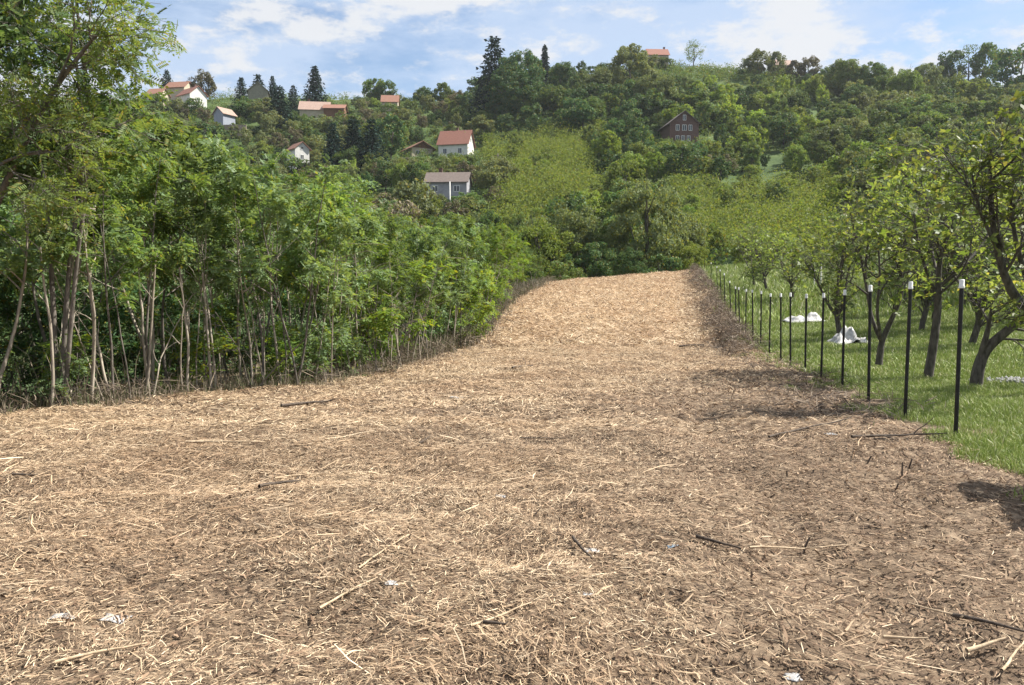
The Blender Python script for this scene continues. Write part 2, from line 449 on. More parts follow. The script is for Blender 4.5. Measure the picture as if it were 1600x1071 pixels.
def litter(n, y0, y1, pw, Lr, Wr, dens, zmax, tiltsd, fine=1.):
    x, y = field_points(n, y0, y1, pw)
    if dens is not None:
        k = r.uniform(0, 1, len(x)) < dens(x, y); x = x[k]; y = y[k]
    m = len(x)
    L = Lr[0] + (Lr[1] - Lr[0]) * r.uniform(0, 1, m) ** 2.2
    W = Wr[0] + (Wr[1] - Wr[0]) * r.uniform(0, 1, m) ** 2
    # lie loosely in the mower's swath direction
    flow = fbm(x / 1.1, y / 1.1, 41, 2) * 5 - 2.2
    ang = np.where(r.uniform(0, 1, m) < .33, flow + r.normal(0, .35, m), r.uniform(0, PI, m))
    tilt = r.normal(0, tiltsd, m)
    z = TG(x, y) + np.abs(np.sin(tilt)) * L * .45 + r.uniform(0, zmax, m)
    return strips(x, y, z, ang, L, W, tilt, r.normal(0, .07, m), r.normal(0, .5, m))

lay('straw_mulch', 'pale dry straw and shredded stalks spread over the mown field', 'straw', [
    litter(470000, 2.0, 9, 1.6, (.01, .085), (.0016, .0048), straw_density, .026, .2),
    litter(15000, 2.0, 12, 1.6, (.07, .3), (.003, .0075), lambda x, y: smooth((fbm(x / .8, y / .8, 131, 3) - .52) / .12) * (.35 + .65 * (x < np.interp(y, RD, RX) - 3.5)), .05, .16),
    litter(1500, 2.0, 10, 1.6, (.1, .3), (.004, .011), straw_density, .045, .14),
    litter(330000, 8, 24, 1.2, (.02, .12), (.0035, .010), straw_density, .03, .22),
    litter(190000, 22, 64, 1.3, (.06, .3), (.010, .026), straw_density, .04, .25)], M['straw'])
lay('wood_chips', 'brown shredded wood chips and dead leaves between the straw', 'mulch', [
    litter(95000, 2.0, 8, 1.5, (.01, .06), (.004, .015), None, .016, .3), litter(5000, 2.0, 12, 1.6, (.05, .16), (.006, .014), None, .03, .2),
    litter(70000, 8, 24, 1.2, (.03, .1), (.008, .026), lambda x, y: .75 - .4 * smooth((y - 12) / 8) * (x < np.interp(y, RD, RX) - 2), .02, .25),
    litter(25000, 22, 64, 1.3, (.08, .3), (.02, .05), lambda x, y: .3 + .7 * smooth((x - np.interp(y, RD, RX) + 1.9) / .5), .04, .3)], M['chip'])

# dead brush heaped on the bank beside the far fence posts
def heap(n, y0, y1, xo, xs, Lr, Wr, zmax, tiltsd):
    y = y0 + (y1 - y0) * r.uniform(0, 1, n) ** 1.1
    x = np.interp(y, RD, RX) + xo + r.normal(0, xs, n) + (fbm(y / 2.5, y * 0, 91, 3) - .5) * .8
    kk = r.uniform(0, 1, n) < .2 + 1.6 * (fbm(x / .7, y / 1.2, 92, 3) - .25)
    x = x[kk]; y = y[kk]; n = len(x)
    L = r.uniform(*Lr, n); W = r.uniform(*Wr, n); tilt = r.normal(.1, tiltsd, n)
    z = TG(x, y) + r.uniform(0, 1, n) ** 2 * zmax
    return strips(x, y, z, r.uniform(0, PI * 2, n), L, W, tilt, r.normal(0, .08, n), r.normal(0, .7, n))
lay('dead_brush', 'heaped grey brown dead brush on the bank beside the far fence posts', 'brush', [
    heap(17000, 18, 60, -.5, .27, (.1, .4), (.006, .018), .5, .6), heap(6000, 9, 26, -.35, .45, (.06, .3), (.005, .014), .12, .4)], M['brush'])
def heap_left(n, y0, y1, Lr, Wr, zmax, tiltsd):
    y = y0 + (y1 - y0) * r.uniform(0, 1, n) ** 1.4
    x = np.interp(y, LD, LX) - .35 + r.normal(0, .45, n) + (fbm(y / 1.2, y * 0, 95, 3) - .5) * 1.2
    k = r.uniform(0, 1, n) < .1 + 1.8 * (fbm(x / .6, y / .9, 96, 3) - .25)
    x = x[k]; y = y[k]; m = len(x); tilt = r.normal(.15, tiltsd, m)
    return strips(x, y, TG(x, y) + r.uniform(0, 1, m) ** 2 * zmax, r.uniform(0, 6.28, m), r.uniform(*Lr, m), r.uniform(*Wr, m), tilt, r.normal(0, .1, m), r.normal(0, .7, m))
lay('dead_twigs', 'tangle of dead twigs and old leaves along the foot of the thicket', 'twigs', [
    heap_left(9000, 6.5, 20, (.05, .35), (.003, .01), .3, .6), heap_left(8000, 18, 54, (.1, .5), (.006, .018), .4, .6)], M['brush'])

# ------------------------------------------------------------------ grass of the orchard
def blades(x, y, h, w, lean, zoff=0):
    n = len(x); z = TG(x, y) - .01 + zoff
    a = r.uniform(0, 2 * PI, n); la = r.uniform(0, 2 * PI, n)
    b = np.stack([x, y, z], -1); s = np.stack([np.cos(a), np.sin(a), np.zeros(n)], -1) * (w / 2)[:, None]
    ld = np.stack([np.cos(la), np.sin(la), np.zeros(n)], -1)
    m = b + ld * (lean * h * .35)[:, None] + np.array((0, 0, 1.)) * (h * .6)[:, None]
    t = b + ld * (lean * h)[:, None] + np.array((0, 0, 1.)) * (h * (1 - .25 * lean))[:, None]
    V = np.stack([b - s, b + s, m + s * .7, m - s * .7, t, t], 1)
    V[:, 4] += -s * .12; V[:, 5] += s * .12
    k = (np.arange(n) * 6)[:, None]
    Fq = np.stack([np.array([[0, 1, 2, 3]]) + k, np.array([[3, 2, 5, 4]]) + k], 1).reshape(-1, 4)
    return V.reshape(-1, 3), Fq
def grass_area(n, y0, y1, hr, wr, xmax=.74):
    u = r.uniform(0, 1, n); y = y0 + (y1 - y0) * u
    xr = np.interp(y, RD, RX); hi = np.maximum(xmax * y + 1, xr + 1.5)
    x = xr - 1.0 + r.uniform(0, 1, n) ** 1.1 * (hi - xr + 1.0)
    edge = x - xr + (fbm(x / .6, y / .6, 55, 3) - .5) * 3.0 + 1.4 * np.clip(x - xr, 0, 1)
    k = r.uniform(0, 1, n) < smooth((edge + .25) / .8) * (.35 + .9 * fbm(x / .5, y / .5, 51, 3))
    x = x[k]; y = y[k]; m = len(x)
    pat = .25 + 1.5 * fbm(x / .8, y / .8, 52, 3)
    return blades(x, y, r.uniform(*hr, m) * pat, r.uniform(*wr, m), r.uniform(.1, .8, m))
lay('grass', 'fresh green grass growing under the orchard trees', 'grass', [
    grass_area(190000, 5.2, 14, (.035, .1), (.004, .01)), grass_area(170000, 13, 30, (.04, .14), (.008, .02)),
    grass_area(70000, 29, 85, (.12, .4), (.02, .06))], M['grass'])

# ------------------------------------------------------------------ fence posts
M['post'] = roughmat('black_steel', (.006, .006, .007), (.022, .02, .02), scale=20, rough=.5, bump=.1)
M['cap'] = roughmat('white_plastic_cap', (.62, .62, .6), (.8, .8, .78), scale=30, rough=.45, bump=.05)
POSTS = [(1493, 7.62, 440, 10), (1414, 9.0, 443, 9), (1357, 10.4, 448, 3), (1316, 12.35, 455, 4), (1283, 14.05, 460, 4), (1258, 15.3, 461, 2), (1235, 16.6, 459, 0),
         (1220, 18.1, 460, 0), (1202, 19.9, 460, 2), (1188.5, 21.3, 456, 1), (1176.5, 23, 454, -1), (1165, 25, 453, 1), (1156, 26.9, 450, -2), (1150, 29.2, 449, -1),
         (1142, 31.3, 440, -2), (1132.5, 34.2, 428, -1), (1127, 38, 422, -2), (1121, 42.5, 417, -1), (1111, 48, 411, 0), (1101, 60, 401, 0)]
ORD = ['nearest the camera', 'second', 'third', 'fourth', 'fifth', 'sixth', 'seventh', 'eighth', 'ninth', 'tenth', 'eleventh', 'twelfth', 'thirteenth', 'fourteenth',
       'fifteenth', 'sixteenth', 'seventeenth', 'eighteenth', 'nineteenth', 'twentieth']
def lathe(prof, sides=14, cap=True):
    pts = [np.array((0, 0, z)) for _, z in prof]; rad = [p[0] for p in prof]
    an = np.arange(sides) * 2 * PI / sides
    V = np.concatenate([np.stack([q * np.cos(an), q * np.sin(an), np.full(sides, z)], -1) for q, z in prof])
    i = np.arange(len(prof) - 1)[:, None] * sides; j = np.arange(sides)[None]; j2 = (j + 1) % sides
    return V, np.stack([i + j, i + j2, i + sides + j2, i + sides + j], -1).reshape(-1, 4)
pv, pf = lathe([(.0195, -.25), (.0195, .3), (.0205, .31), (.0195, .32), (.0195, 1.0)], 12)
post_me = np_mesh('post', pv, pf, M['post'], smoothf=True)
cv_, cf_ = lathe([(.025, -.065), (.026, -.06), (.026, -.04), (.023, -.037), (.0235, .01), (.02, .018), (.001, .02)], 14)
cap_me = np_mesh('cap', cv_, cf_, M['cap'], smoothf=True)
for i, (px, d, ty, lean) in enumerate(POSTS):
    g = ground_at(px, d); t = P(px + lean, ty, d); h = max(1.1, t.z - g.z)
    root = empty('fence_post', g)
    root.rotation_euler = (0, math.atan2(t.x - g.x, h), 0)
    lab = ('black metal fence post with white cap, nearest the camera' if i == 0 else
           'black metal fence post with white cap, %s from the camera along the fence row' % ORD[i]) if i < 19 else 'short fence post at the far end of the row by the field crest'
    tag(root, lab, 'post', 'fence posts along the orchard edge')
    # post body scaled to its height: shaft below the ground stays short
    V = pv.copy(); V[:, 2] = np.where(V[:, 2] > .9, h, V[:, 2])
    pm = np_mesh('post', V, pf, M['post'], smoothf=True)
    link('shaft', pm, root)
    if i < 19:
        c = link('cap', cap_me, root); c.location = (0, 0, h)

# ------------------------------------------------------------------ tree makers
def make_sapling(seed, nst, H, spread, leafper, tmpl, size, tstart=.3, lean=.1):
    r = np.random.default_rng(seed)
    stems = []
    for k in range(nst):
        a = r.uniform(0, 2 * PI); d = np.array((math.cos(a) * lean * r.uniform(.3, 1.6), math.sin(a) * lean * r.uniform(.3, 1.6), 1))
        Lk = H * r.uniform(.75, 1.05)
        stems.append(branch(r, (r.normal(0, .1), r.normal(0, .1), -.15), d, Lk, r.uniform(.012, .026) * (H / 4), .004, 11, .06, .04))
    bs = grow(r, stems, [dict(n=2.4, perm=1, start=tstart, ang=62, L=spread, seg=4, wob=.2, trop=.05, r=.01), dict(n=3.0, perm=1, start=.2, ang=50, L=spread * .45, seg=3, wob=.25, trop=.0, r=.005)])
    p1, d1 = along(r, bs[1], leafper * .55, .06, .6); p2, d2 = along(r, bs[2], leafper * 1.05, .05, .35); p3, d3 = along(r, stems, leafper * .5, .08, .85)
    pos = np.concatenate([p1, p2, p3]); dd = np.concatenate([d1, d2, d3])
    # foliage gathers in clumps round some of the twigs
    K = max(12, int(len(pos) / 34)); cc = pos[r.choice(len(pos), K, replace=False)]
    nn = np.argmin(((pos[:, None] - cc[None]) ** 2).sum(-1), 1)
    pos = pos * .5 + cc[nn] * .5 + r.normal(0, .035, pos.shape)
    tv, tf = tubes(bs[0] + bs[1], 6)
    lv, lf = leafset(r, pos, dd, tmpl, size, upn=1.4)
    return tv, tf, lv, lf

def protos(name, maker, bark, leaf):
    out = []
    for mk in maker:
        tv, tf, lv, lf = mk
        out.append((np_mesh(name + '_trunk', tv, tf, bark, smoothf=True), np_mesh(name + '_crown', lv, lf, leaf)))
    return out

def plant(name, proto, loc, rz, sc, label, cat, group=None, leaf=None, bark=None):
    root = empty(name, loc, rz, sc)
    tag(root, label, cat, group)
    link('trunk', proto[0], root, bark); link('crown', proto[1], root, leaf)
    return root

SAP = protos('sapling', [make_sapling(100 + i, [1, 1, 2, 2, 1, 2][i], [4.3, 4.6, 4.0, 5.0, 4.4, 4.8][i], .95, [32, 28, 24, 28, 34, 24][i], [SPRAY_B, SPRAY_B, SPRAY_A][i % 3], .14, .4, [.08, .12, .18, .1, .06, .15][i]) for i in range(6)], M['bark_pale'], M['thicket'])
SHR = protos('shrub', [make_sapling(140 + i, 4, [2.6, 3.0, 2.3, 2.8][i], .75, 18, SPRAY_B, .15, .12, .3) for i in range(4)], M['bark_mid'], M['thicket_bright'])
LOW = protos('low_shrub', [make_sapling(160 + i, 5, 1.15, .4, 26, SPRAY_B, .12, .15, .45) for i in range(3)], M['bark_mid'], M['thicket'])

# edge polyline of the thicket
def edge_pt(s):
    """point on the thicket edge for depth s"""
    return np.interp(s, LD, LX)
rr = np.random.default_rng(77)
TOPX = [-100, 200, 260, 290, 340, 420, 460, 520, 575, 592, 650, 720, 780, 830, 870, 1000]
TOPY = [165, 170, 185, 215, 222, 238, 262, 268, 280, 328, 342, 342, 362, 392, 412, 420]
_ZT = {}
def fit_height(pr, x, y, z, sc, jit=22):
    if pr[1].name not in _ZT:
        v = np.empty(len(pr[1].vertices) * 3, np.float32); pr[1].vertices.foreach_get('co', v); _ZT[pr[1].name] = float(np.quantile(v[2::3], .985))
    zt = _ZT[pr[1].name]
    px = proj(x, y, z)[0]; lim = P(px, np.interp(px, TOPX, TOPY) + rr.uniform(-6, jit), y).z - z
    return min(sc, max(.25, lim / zt))
count = 0
sap_group = 'saplings of the thicket along the left field edge'
def sap_label(d, row):
    if row == 0:
        return 'slender pale stemmed sapling standing in the front row of the thicket edge' if d < 22 else 'leafy sapling in the far stretch of the thicket beside the field'
    return 'leafy sapling crowded in behind the front row of the thicket'
placed = []
for row, (off, s0, s1, step, var) in enumerate([(.35, 7.3, 50, .5, 0), (1.3, 7, 50, .85, .1), (2.5, 7.5, 48, 1.1, .2), (4.2, 9, 46, 1.6, .3), (6.0, 8, 44, 1.6, .4), (8.0, 9, 40, 1.35, .5), (10.5, 10, 38, 1.7, .6)]):
    s = s0
    while s < s1:
        e = edge_pt(s); dx = (edge_pt(s + .5) - edge_pt(s - .5)); ln = math.hypot(dx, 1)
        nx_, ny_ = -1 / ln, dx / ln
        o = off + rr.normal(0, .18 + var)
        x = e + nx_ * o; y = s + ny_ * o + rr.normal(0, .1)
        fs = 1.0
        if y > 5:
            h = rr.uniform(.85, 1.2) * (1.05 if s < 13 else .95 if s < 20 else .9)
            if row > 1: h *= 1.0 + .05 * row
            z = float(TG(x, y))
            kind = 'bright' if (15 < s < 30 and rr.uniform() < .55) else 'norm'
            if kind == 'bright' and row < 2:
                pr = SHR[rr.integers(4)]; plant('thicket_shrub', pr, (x, y, z), rr.uniform(0, 6.28), fit_height(pr, x, y, z, h * 1.05), 'bright green bushy shrub growing in the middle of the thicket edge', 'shrub', 'bright shrubs in the thicket')
            else:
                leaf = M['thicket'] if rr.uniform() < .75 else M['locust']
                if s > 24: leaf = M['mid'] if rr.uniform() < .6 else M['thicket_bright']
                pr = SAP[rr.integers(6)]; h = fit_height(pr, x, y, z, h * 1.1); plant('thicket_sapling', pr, (x, y, z), rr.uniform(0, 6.28), (max(h, .6) * rr.uniform(.85, 1.1),) * 2 + (h,), sap_label(s, row), 'sapling', bark=None if rr.uniform() < .55 else M['bark_mid'], group=sap_group if row == 0 and s < 22 else sap_group + ', far stretch' if row == 0 else 'saplings behind the thicket edge', leaf=leaf)
        s += step * rr.uniform(.6, 1.4) * (1 + max(0, s - 14) * .045)
for i in range(62):
    s = 7 + 26 * rr.uniform() ** (1.2 if i < 45 else 3)
    x = edge_pt(s) - rr.uniform(3.2, 9); y = s + rr.normal(0, .3)
    plant('understorey_shrub', SHR[rr.integers(4)], (x, y, float(TG(x, y))), rr.uniform(0, 6.28), rr.uniform(.7, 1.15), 'leafy shrub behind the thicket stems, leaves coloured dark to stand for shade', 'shrub', 'understorey shrubs behind the thicket stems', leaf=M['dark'])  # dark leaf material puts the thicket's inner shade into the leaf colour
# low shrubs and suckers at the foot of the thicket
for i in range(52):
    s = 7.4 + 34 * rr.uniform() ** 1.5
    x = edge_pt(s) - rr.uniform(.2, 1.6); y = s + rr.normal(0, .1)
    plant('undergrowth_shrub', LOW[rr.integers(3)], (x, y, float(TG(x, y))), rr.uniform(0, 6.28), rr.uniform(.6, 1.25), 'low leafy shrub sprouting at the foot of the thicket', 'shrub', 'low shrubs at the thicket foot', leaf=M['thicket'] if rr.uniform() < .6 else M['thicket_bright'])

# weeds, dry stalks along the edge
def edge_weeds(n, y0, y1, o0, o1, hr, wr, pw=1.5):
    y = y0 + (y1 - y0) * r.uniform(0, 1, n) ** pw
    x = np.interp(y, LD, LX) - r.uniform(o0, o1, n) + (fbm(y / .5, y * 0 + 3., 61, 2) - .5) * .6
    k = r.uniform(0, 1, n) < .25 + 1.2 * (fbm(x / .5, y / .5, 62, 2) - .25)
    x = x[k]; y = y[k]; m = len(x)
    return blades(x, y, r.uniform(*hr, m), r.uniform(*wr, m), r.uniform(.05, .7, m))
lay('weeds', 'tangled weeds and dry stalks along the foot of the thicket', 'weeds', [
    edge_weeds(22000, 6.5, 20, -.1, 1.8, (.04, .3), (.004, .012)), edge_weeds(16000, 18, 54, -.1, 2.2, (.15, .6), (.01, .03), 1.1),
    edge_weeds(1100, 6.5, 30, .0, 1.8, (.4, 1.2), (.005, .012))], M['weed'])

# big locust trees at the left: sparse crowns above the thicket
def make_tree(seed, stems, levels, leafper, tmpl, size, jit=.08, sides=8, leaf_levels=(-1, -2), upn=.9, tm=.15):
    r = np.random.default_rng(seed)
    bs = grow(r, stems, levels)
    ps, ds = along(r, bs[leaf_levels[0]], leafper, jit, tm)
    for lv in leaf_levels[1:]:
        p2, d2 = along(r, bs[lv], leafper * .5, jit, .5); ps = np.concatenate([ps, p2]); ds = np.concatenate([ds, d2])
    tv, tf = tubes([b for lv in bs[:3] for b in lv], sides)
    if len(bs) > 3:
        tv2, tf2 = tubes(bs[3], 4); tf = np.concatenate([tf, tf2 + len(tv)]); tv = np.concatenate([tv, tv2])
    lv_, lf_ = leafset(r, ps, ds, tmpl, size, upn=upn)
    return tv, tf, lv_, lf_

def px_line(pts, base):
    """polyline given as (px,py,depth) relative to a base point"""
    return np.array([np.array(P(*p)) - np.array(base) for p in pts])

def rs(pts, n=12):
    pts = np.asarray(pts); t = np.linspace(0, len(pts) - 1, n); i = np.minimum(t.astype(int), len(pts) - 2); u = (t - i)[:, None]
    q = pts[i] * (1 - u) + pts[i + 1] * u
    q[1:-1] = .25 * q[:-2] + .5 * q[1:-1] + .25 * q[2:]
    return q

def big_tree(name, base, stems_px, radii, levels, leafper, tmpl, size, bark, leaf, seed, label, cat, group=None, **kw):
    stems = []
    for pts, (r0, r1) in zip(stems_px, radii):
        q = rs(px_line(pts, base), 14); stems.append((q, np.linspace(r0, r1, len(q))))
    tv, tf, lv, lf = make_tree(seed, stems, levels, leafper, tmpl, size, **kw)
    root = empty(name, base); tag(root, label, cat, group)
    link('trunk', np_mesh('trunk', tv, tf, bark, smoothf=True), root); link('crown', np_mesh('crown', lv, lf, leaf), root)
    return root

LOCL = [dict(n=5, start=.4, ang=50, L=.85, seg=6, wob=.16, trop=.06, r=.03), dict(n=6, start=.15, ang=45, L=.65, seg=5, wob=.2, trop=.02, r=.01), dict(n=4, start=.1, ang=45, L=.38, seg=4, wob=.2, trop=-.02, r=.004)]
b1 = ground_at(95, 9.9)
big_tree('locust_tree', b1, [[(95, 640, 9.9), (105, 430, 9.9), (125, 300, 9.8), (140, 170, 9.6), (125, 60, 9.4), (110, -90, 9.3)], [(90, 640, 9.9), (80, 400, 10), (60, 200, 10.2), (30, 20, 10.3), (40, -150, 10.4)],
                              [(120, 330, 9.8), (90, 160, 9.5), (40, 130, 9.2), (-40, 60, 9.0)], [(100, 640, 9.9), (118, 420, 9.7), (140, 260, 9.4), (120, 120, 9.3), (110, -60, 9.2)]],
         [(.032, .012), (.034, .012), (.022, .01), (.028, .01)], LOCL, 11, SPRAY_A, .16, M['bark_mid'], M['thicket'], 11, 'tall leafy locust tree rising above the thicket on several pale stems', 'tree')
b2 = ground_at(-60, 9.2)
big_tree('locust_tree', b2, [[(-60, 660, 9.2), (-40, 400, 9.2), (20, 260, 9), (70, 160, 8.7), (110, 105, 8.5), (150, 55, 8.4)], [(-60, 660, 9.2), (-70, 300, 9.2), (-20, 100, 9), (60, -60, 8.9)], [(-40, 420, 9.2), (-10, 260, 8.8), (40, 240, 8.5), (75, 235, 8.3)]],
         [(.05, .015), (.05, .015), (.025, .01)], LOCL, 10, SPRAY_C, .19, M['bark_mid'], M['locust'], 12, 'dark limbed locust tree at the left border with a long slanting bough', 'tree')
# bare pale stems in the thicket front
for i, (x0, y0, x1, y1, d) in enumerate([(225, 625, 260, 400, 10.9), (290, 615, 305, 430, 11.2), (180, 640, 130, 460, 10.3), (80, 640, 102, 400, 9.6), (235, 600, 222, 420, 10.9), (330, 612, 312, 440, 11.4), (440, 605, 432, 400, 12.4)]):
    g = ground_at(x0, d); q = np.array(P(x1, y1, d + .2)) - np.array(g)
    rb = np.random.default_rng(300 + i)
    st = branch(rb, (0, 0, -.1), q, np.linalg.norm(q) + .2, .022, .012, 9, .045, 0)
    bs = grow(rb, [st], [dict(n=3, start=.5, ang=35, L=.5, seg=4, wob=.2, trop=.05, r=.008)])
    tv, tf = tubes(bs[0] + bs[1], 7)
    o = link('bare_stem', np_mesh('bare_stem', tv, tf, M['bark_pale'], smoothf=True)); o.location = g
    tag(o, 'thin bare whitish stem standing in the dark front of the thicket', 'stem', 'bare stems in the thicket front')

STEM = []
for i in range(6):
    rb = np.random.default_rng(330 + i)
    st = branch(rb, (0, 0, -.1), (rb.normal(0, .12), rb.normal(0, .12), 1), rb.uniform(1.5, 2.6), .013, .005, 10, .07, .02)
    bs = grow(rb, [st], [dict(n=4, start=.4, ang=35, L=.45, seg=4, wob=.2, trop=.05, r=.006)])
    tv, tf = tubes(bs[0] + bs[1], 6); STEM.append(np_mesh('bare_stem', tv, tf, M['bark_pale'], smoothf=True))
for i in range(45):
    sd = 7.4 + 30 * rr.uniform() ** 1.4; x = edge_pt(sd) - abs(rr.normal(.1, .5)); y = sd + rr.normal(0, .1)
    o = link('bare_stem', STEM[rr.integers(6)], mat=M['bark_pale'] if rr.uniform() < .55 else M['bark_mid']); o.location = (x, y, float(TG(x, y))); o.rotation_euler = (rr.normal(0, .2), rr.normal(0, .2), rr.uniform(0, 6.28)); o.scale = (1, 1, rr.uniform(.6, 1.2))
    tag(o, 'thin dry leafless shoot rising from the weeds along the thicket edge', 'stem', 'dry shoots along the thicket edge')

# ------------------------------------------------------------------ orchard trees
ORL = [dict(n=5, start=.4, ang=45, L=1.1, seg=6, wob=.16, trop=.06, r=.022), dict(n=7, start=.12, ang=48, L=.6, seg=4, wob=.2, trop=.05, r=.009), dict(n=4, start=.15, ang=45, L=.3, seg=3, wob=.2, trop=.03, r=.005)]
SINGLE = (np.concatenate([LEAF_V, LEAF_V * .9 @ np.array([[.3, .9, .1], [-.9, .3, .2], [.1, -.1, 1]]), LEAF_V * .8 @ np.array([[.3, -.9, .1], [.9, .3, .1], [-.1, .1, 1]])]), np.concatenate([LEAF_F, LEAF_F + 4, LEAF_F + 8]))
bA = ground_at(1450, 13.3)
big_tree('plum_tree', bA, [[(1450, 590, 13.3), (1460, 530, 13.3), (1466, 480, 13.3), (1466, 440, 13.2), (1468, 400, 13.2), (1490, 350, 13)], [(1466, 470, 13.3), (1450, 430, 13.1), (1436, 390, 12.9), (1428, 335, 12.8)],
                           [(1467, 448, 13.3), (1490, 430, 13.3), (1512, 410, 13.4), (1540, 375, 13.6), (1560, 330, 13.7)], [(1467, 440, 13.2), (1455, 390, 13.6), (1450, 320, 14), (1440, 290, 14.2)]],
         [(.08, .025), (.034, .013), (.04, .013), (.027, .012)], ORL, 5, SINGLE, .1, M['bark_dark'], M['orchard'], 21, 'plum tree with a straight dark trunk forking low, second nearest in the orchard', 'tree', 'plum trees in the orchard')
bB = ground_at(1373, 15.2)
big_tree('plum_tree', bB, [[(1373, 570, 15.2), (1376, 545, 15.2), (1378, 532, 15.2), (1395, 495, 15.1), (1414, 455, 15), (1402, 410, 14.9), (1420, 360, 14.8)], [(1378, 535, 15.2), (1362, 500, 15.3), (1356, 460, 15.4), (1345, 400, 15.5), (1330, 340, 15.6)],
                           [(1377, 535, 15.2), (1370, 490, 14.9), (1375, 430, 14.7), (1372, 370, 14.6)]],
         [(.07, .018), (.042, .014), (.034, .013)], ORL, 4.8, SINGLE, .1, M['bark_dark'], M['orchard'], 22, 'plum tree dividing near the ground into two spreading limbs', 'tree', 'plum trees in the orchard')
bC = ground_at(1524, 11.6)
big_tree('plum_tree', bC, [[(1524, 612, 11.6), (1528, 575, 11.6), (1540, 545, 11.6), (1570, 520, 11.5), (1600, 495, 11.4), (1650, 450, 11.3)], [(1532, 560, 11.6), (1545, 510, 11.5), (1549, 480, 11.4)], ],
         [(.095, .045), (.055, .012)], [dict(n=5, start=.45, ang=60, L=.7, seg=5, wob=.18, trop=.08, r=.02), dict(n=5, start=.15, ang=48, L=.4, seg=4, wob=.2, trop=.05, r=.008), dict(n=3, start=.2, ang=45, L=.25, seg=3, wob=.2, trop=.03, r=.005)], 8, SINGLE, .08, M['bark_dark'], M['orchard'], 23,
         'leaning plum tree with a thick split trunk beside the nearest fence post', 'tree', 'plum trees in the orchard')
bD = ground_at(1690, 10.6)
big_tree('plum_tree', bD, [[(1690, 650, 10.6), (1680, 560, 10.6), (1640, 510, 10.5), (1600, 485, 10.4), (1572, 445, 10.3), (1556, 385, 10.2), (1546, 310, 10.1), (1548, 235, 10)], [(1650, 520, 10.5), (1605, 440, 10.3), (1585, 370, 10.2), (1577, 290, 10)],
                           [(1690, 600, 10.6), (1700, 450, 10.6), (1680, 330, 10.5), (1650, 220, 10.3)], [(1556, 385, 10.2), (1530, 330, 10.1), (1518, 270, 10)]],
         [(.1, .018), (.05, .015), (.07, .02), (.025, .012)], ORL, 3.6, SINGLE, .1, M['bark_dark'], M['orchard'], 24, 'plum tree at the right border with dark curving limbs reaching over the fence row', 'tree', 'plum trees in the orchard')

def make_orchard(seed, H=3.2):
    r = np.random.default_rng(seed)
    tr = branch(r, (0, 0, -.1), (r.normal(0, .1), r.normal(0, .1), 1), .95, .085, .06, 5, .05, 0)
    stems = [tr]
    for k in range(4):
        a = k * PI / 2 + r.uniform(-.4, .4)
        stems.append(branch(r, tr[0][-1 - (k % 2)], (math.cos(a) * .65, math.sin(a) * .65, .9), H * .62 * r.uniform(.85, 1.15), .045, .012, 8, .1, .05))
    return make_tree(seed + 1, stems[1:] + [tr], ORL, 4, SINGLE, .12)
ORCH = protos('orchard_tree', [make_orchard(400 + i * 3) for i in range(4)], M['bark_dark'], M['orchard'])
ro = np.random.default_rng(9)
for i, (px, d, h, lab) in enumerate([(1240, 36.5, .95, 'small plum tree with sparse twisted limbs standing beyond the middle fence posts'), (1178, 47, .95, 'small orchard tree in front of the bright scrub near the far end of the fence'),
                                     (1199, 43, 1.05, 'orchard tree with a whitened trunk behind the far fence posts'), (1312, 22.5, 1.0, 'plum tree with a whitened trunk base beside the white plastic sheeting')]):
    g = ground_at(px, d)
    plant('plum_tree', ORCH[i], g, ro.uniform(0, 6), h, lab, 'tree', 'plum trees in the orchard')
k = 0
for d, pxs in [(18.5, [1500, 1600, 1690]), (23, [1420, 1540, 1650]), (28, [1370, 1470, 1570, 1660]), (34, [1330, 1410, 1500, 1580, 1660]), (42, [1290, 1350, 1420, 1490, 1570, 1650]), (52, [1250, 1310, 1370, 1430, 1500, 1570, 1640]), (63, [1200, 1260, 1320, 1390, 1460, 1530, 1600])]:
    for px in pxs:
        if ro.uniform() < .5 or (d > 40 and px < 1340): continue
        g = ground_at(px + ro.uniform(-20, 20), d + ro.uniform(-1.5, 1.5)); g.z = float(TG(g.x, g.y))
        plant('orchard_tree', ORCH[ro.integers(4)], g, ro.uniform(0, 6), ro.uniform(.85, 1.2) * (1 + .12 * (px > 1480)), 'leafy orchard tree in the rows behind the four nearest plum trees', 'tree', 'orchard trees in the back rows', leaf=M['orchard'] if ro.uniform() < .6 else M['mid'])

for i, (px, d, top, w) in enumerate([(1440, 44, 235, 1.5), (1490, 40, 190, 1.5), (1530, 36, 165, 1.5), (1560, 40, 150, 1.5), (1600, 36, 160, 1.5), (1640, 33, 165, 1.5), (1575, 31, 215, 1.2), (1395, 50, 262, 1.5), (1340, 56, 285, 1.7), (1420, 60, 225, 1.7), (1290, 66, 310, 1.7), (1510, 30, 250, 1.1), (1465, 54, 205, 1.6)]):
    g = ground_at(px, d); h = (P(px, top, d).z - g.z) / 5.0
    plant('background_tree', SAP[i % 6], g, ro.uniform(0, 6), (h * w, h * w, h), 'tall leafy tree rising above the orchard towards the right border', 'tree', 'tall trees behind the orchard', leaf=[M['mid'], M['orchard'], M['thicket']][i % 3], bark=M['bark_dark'])

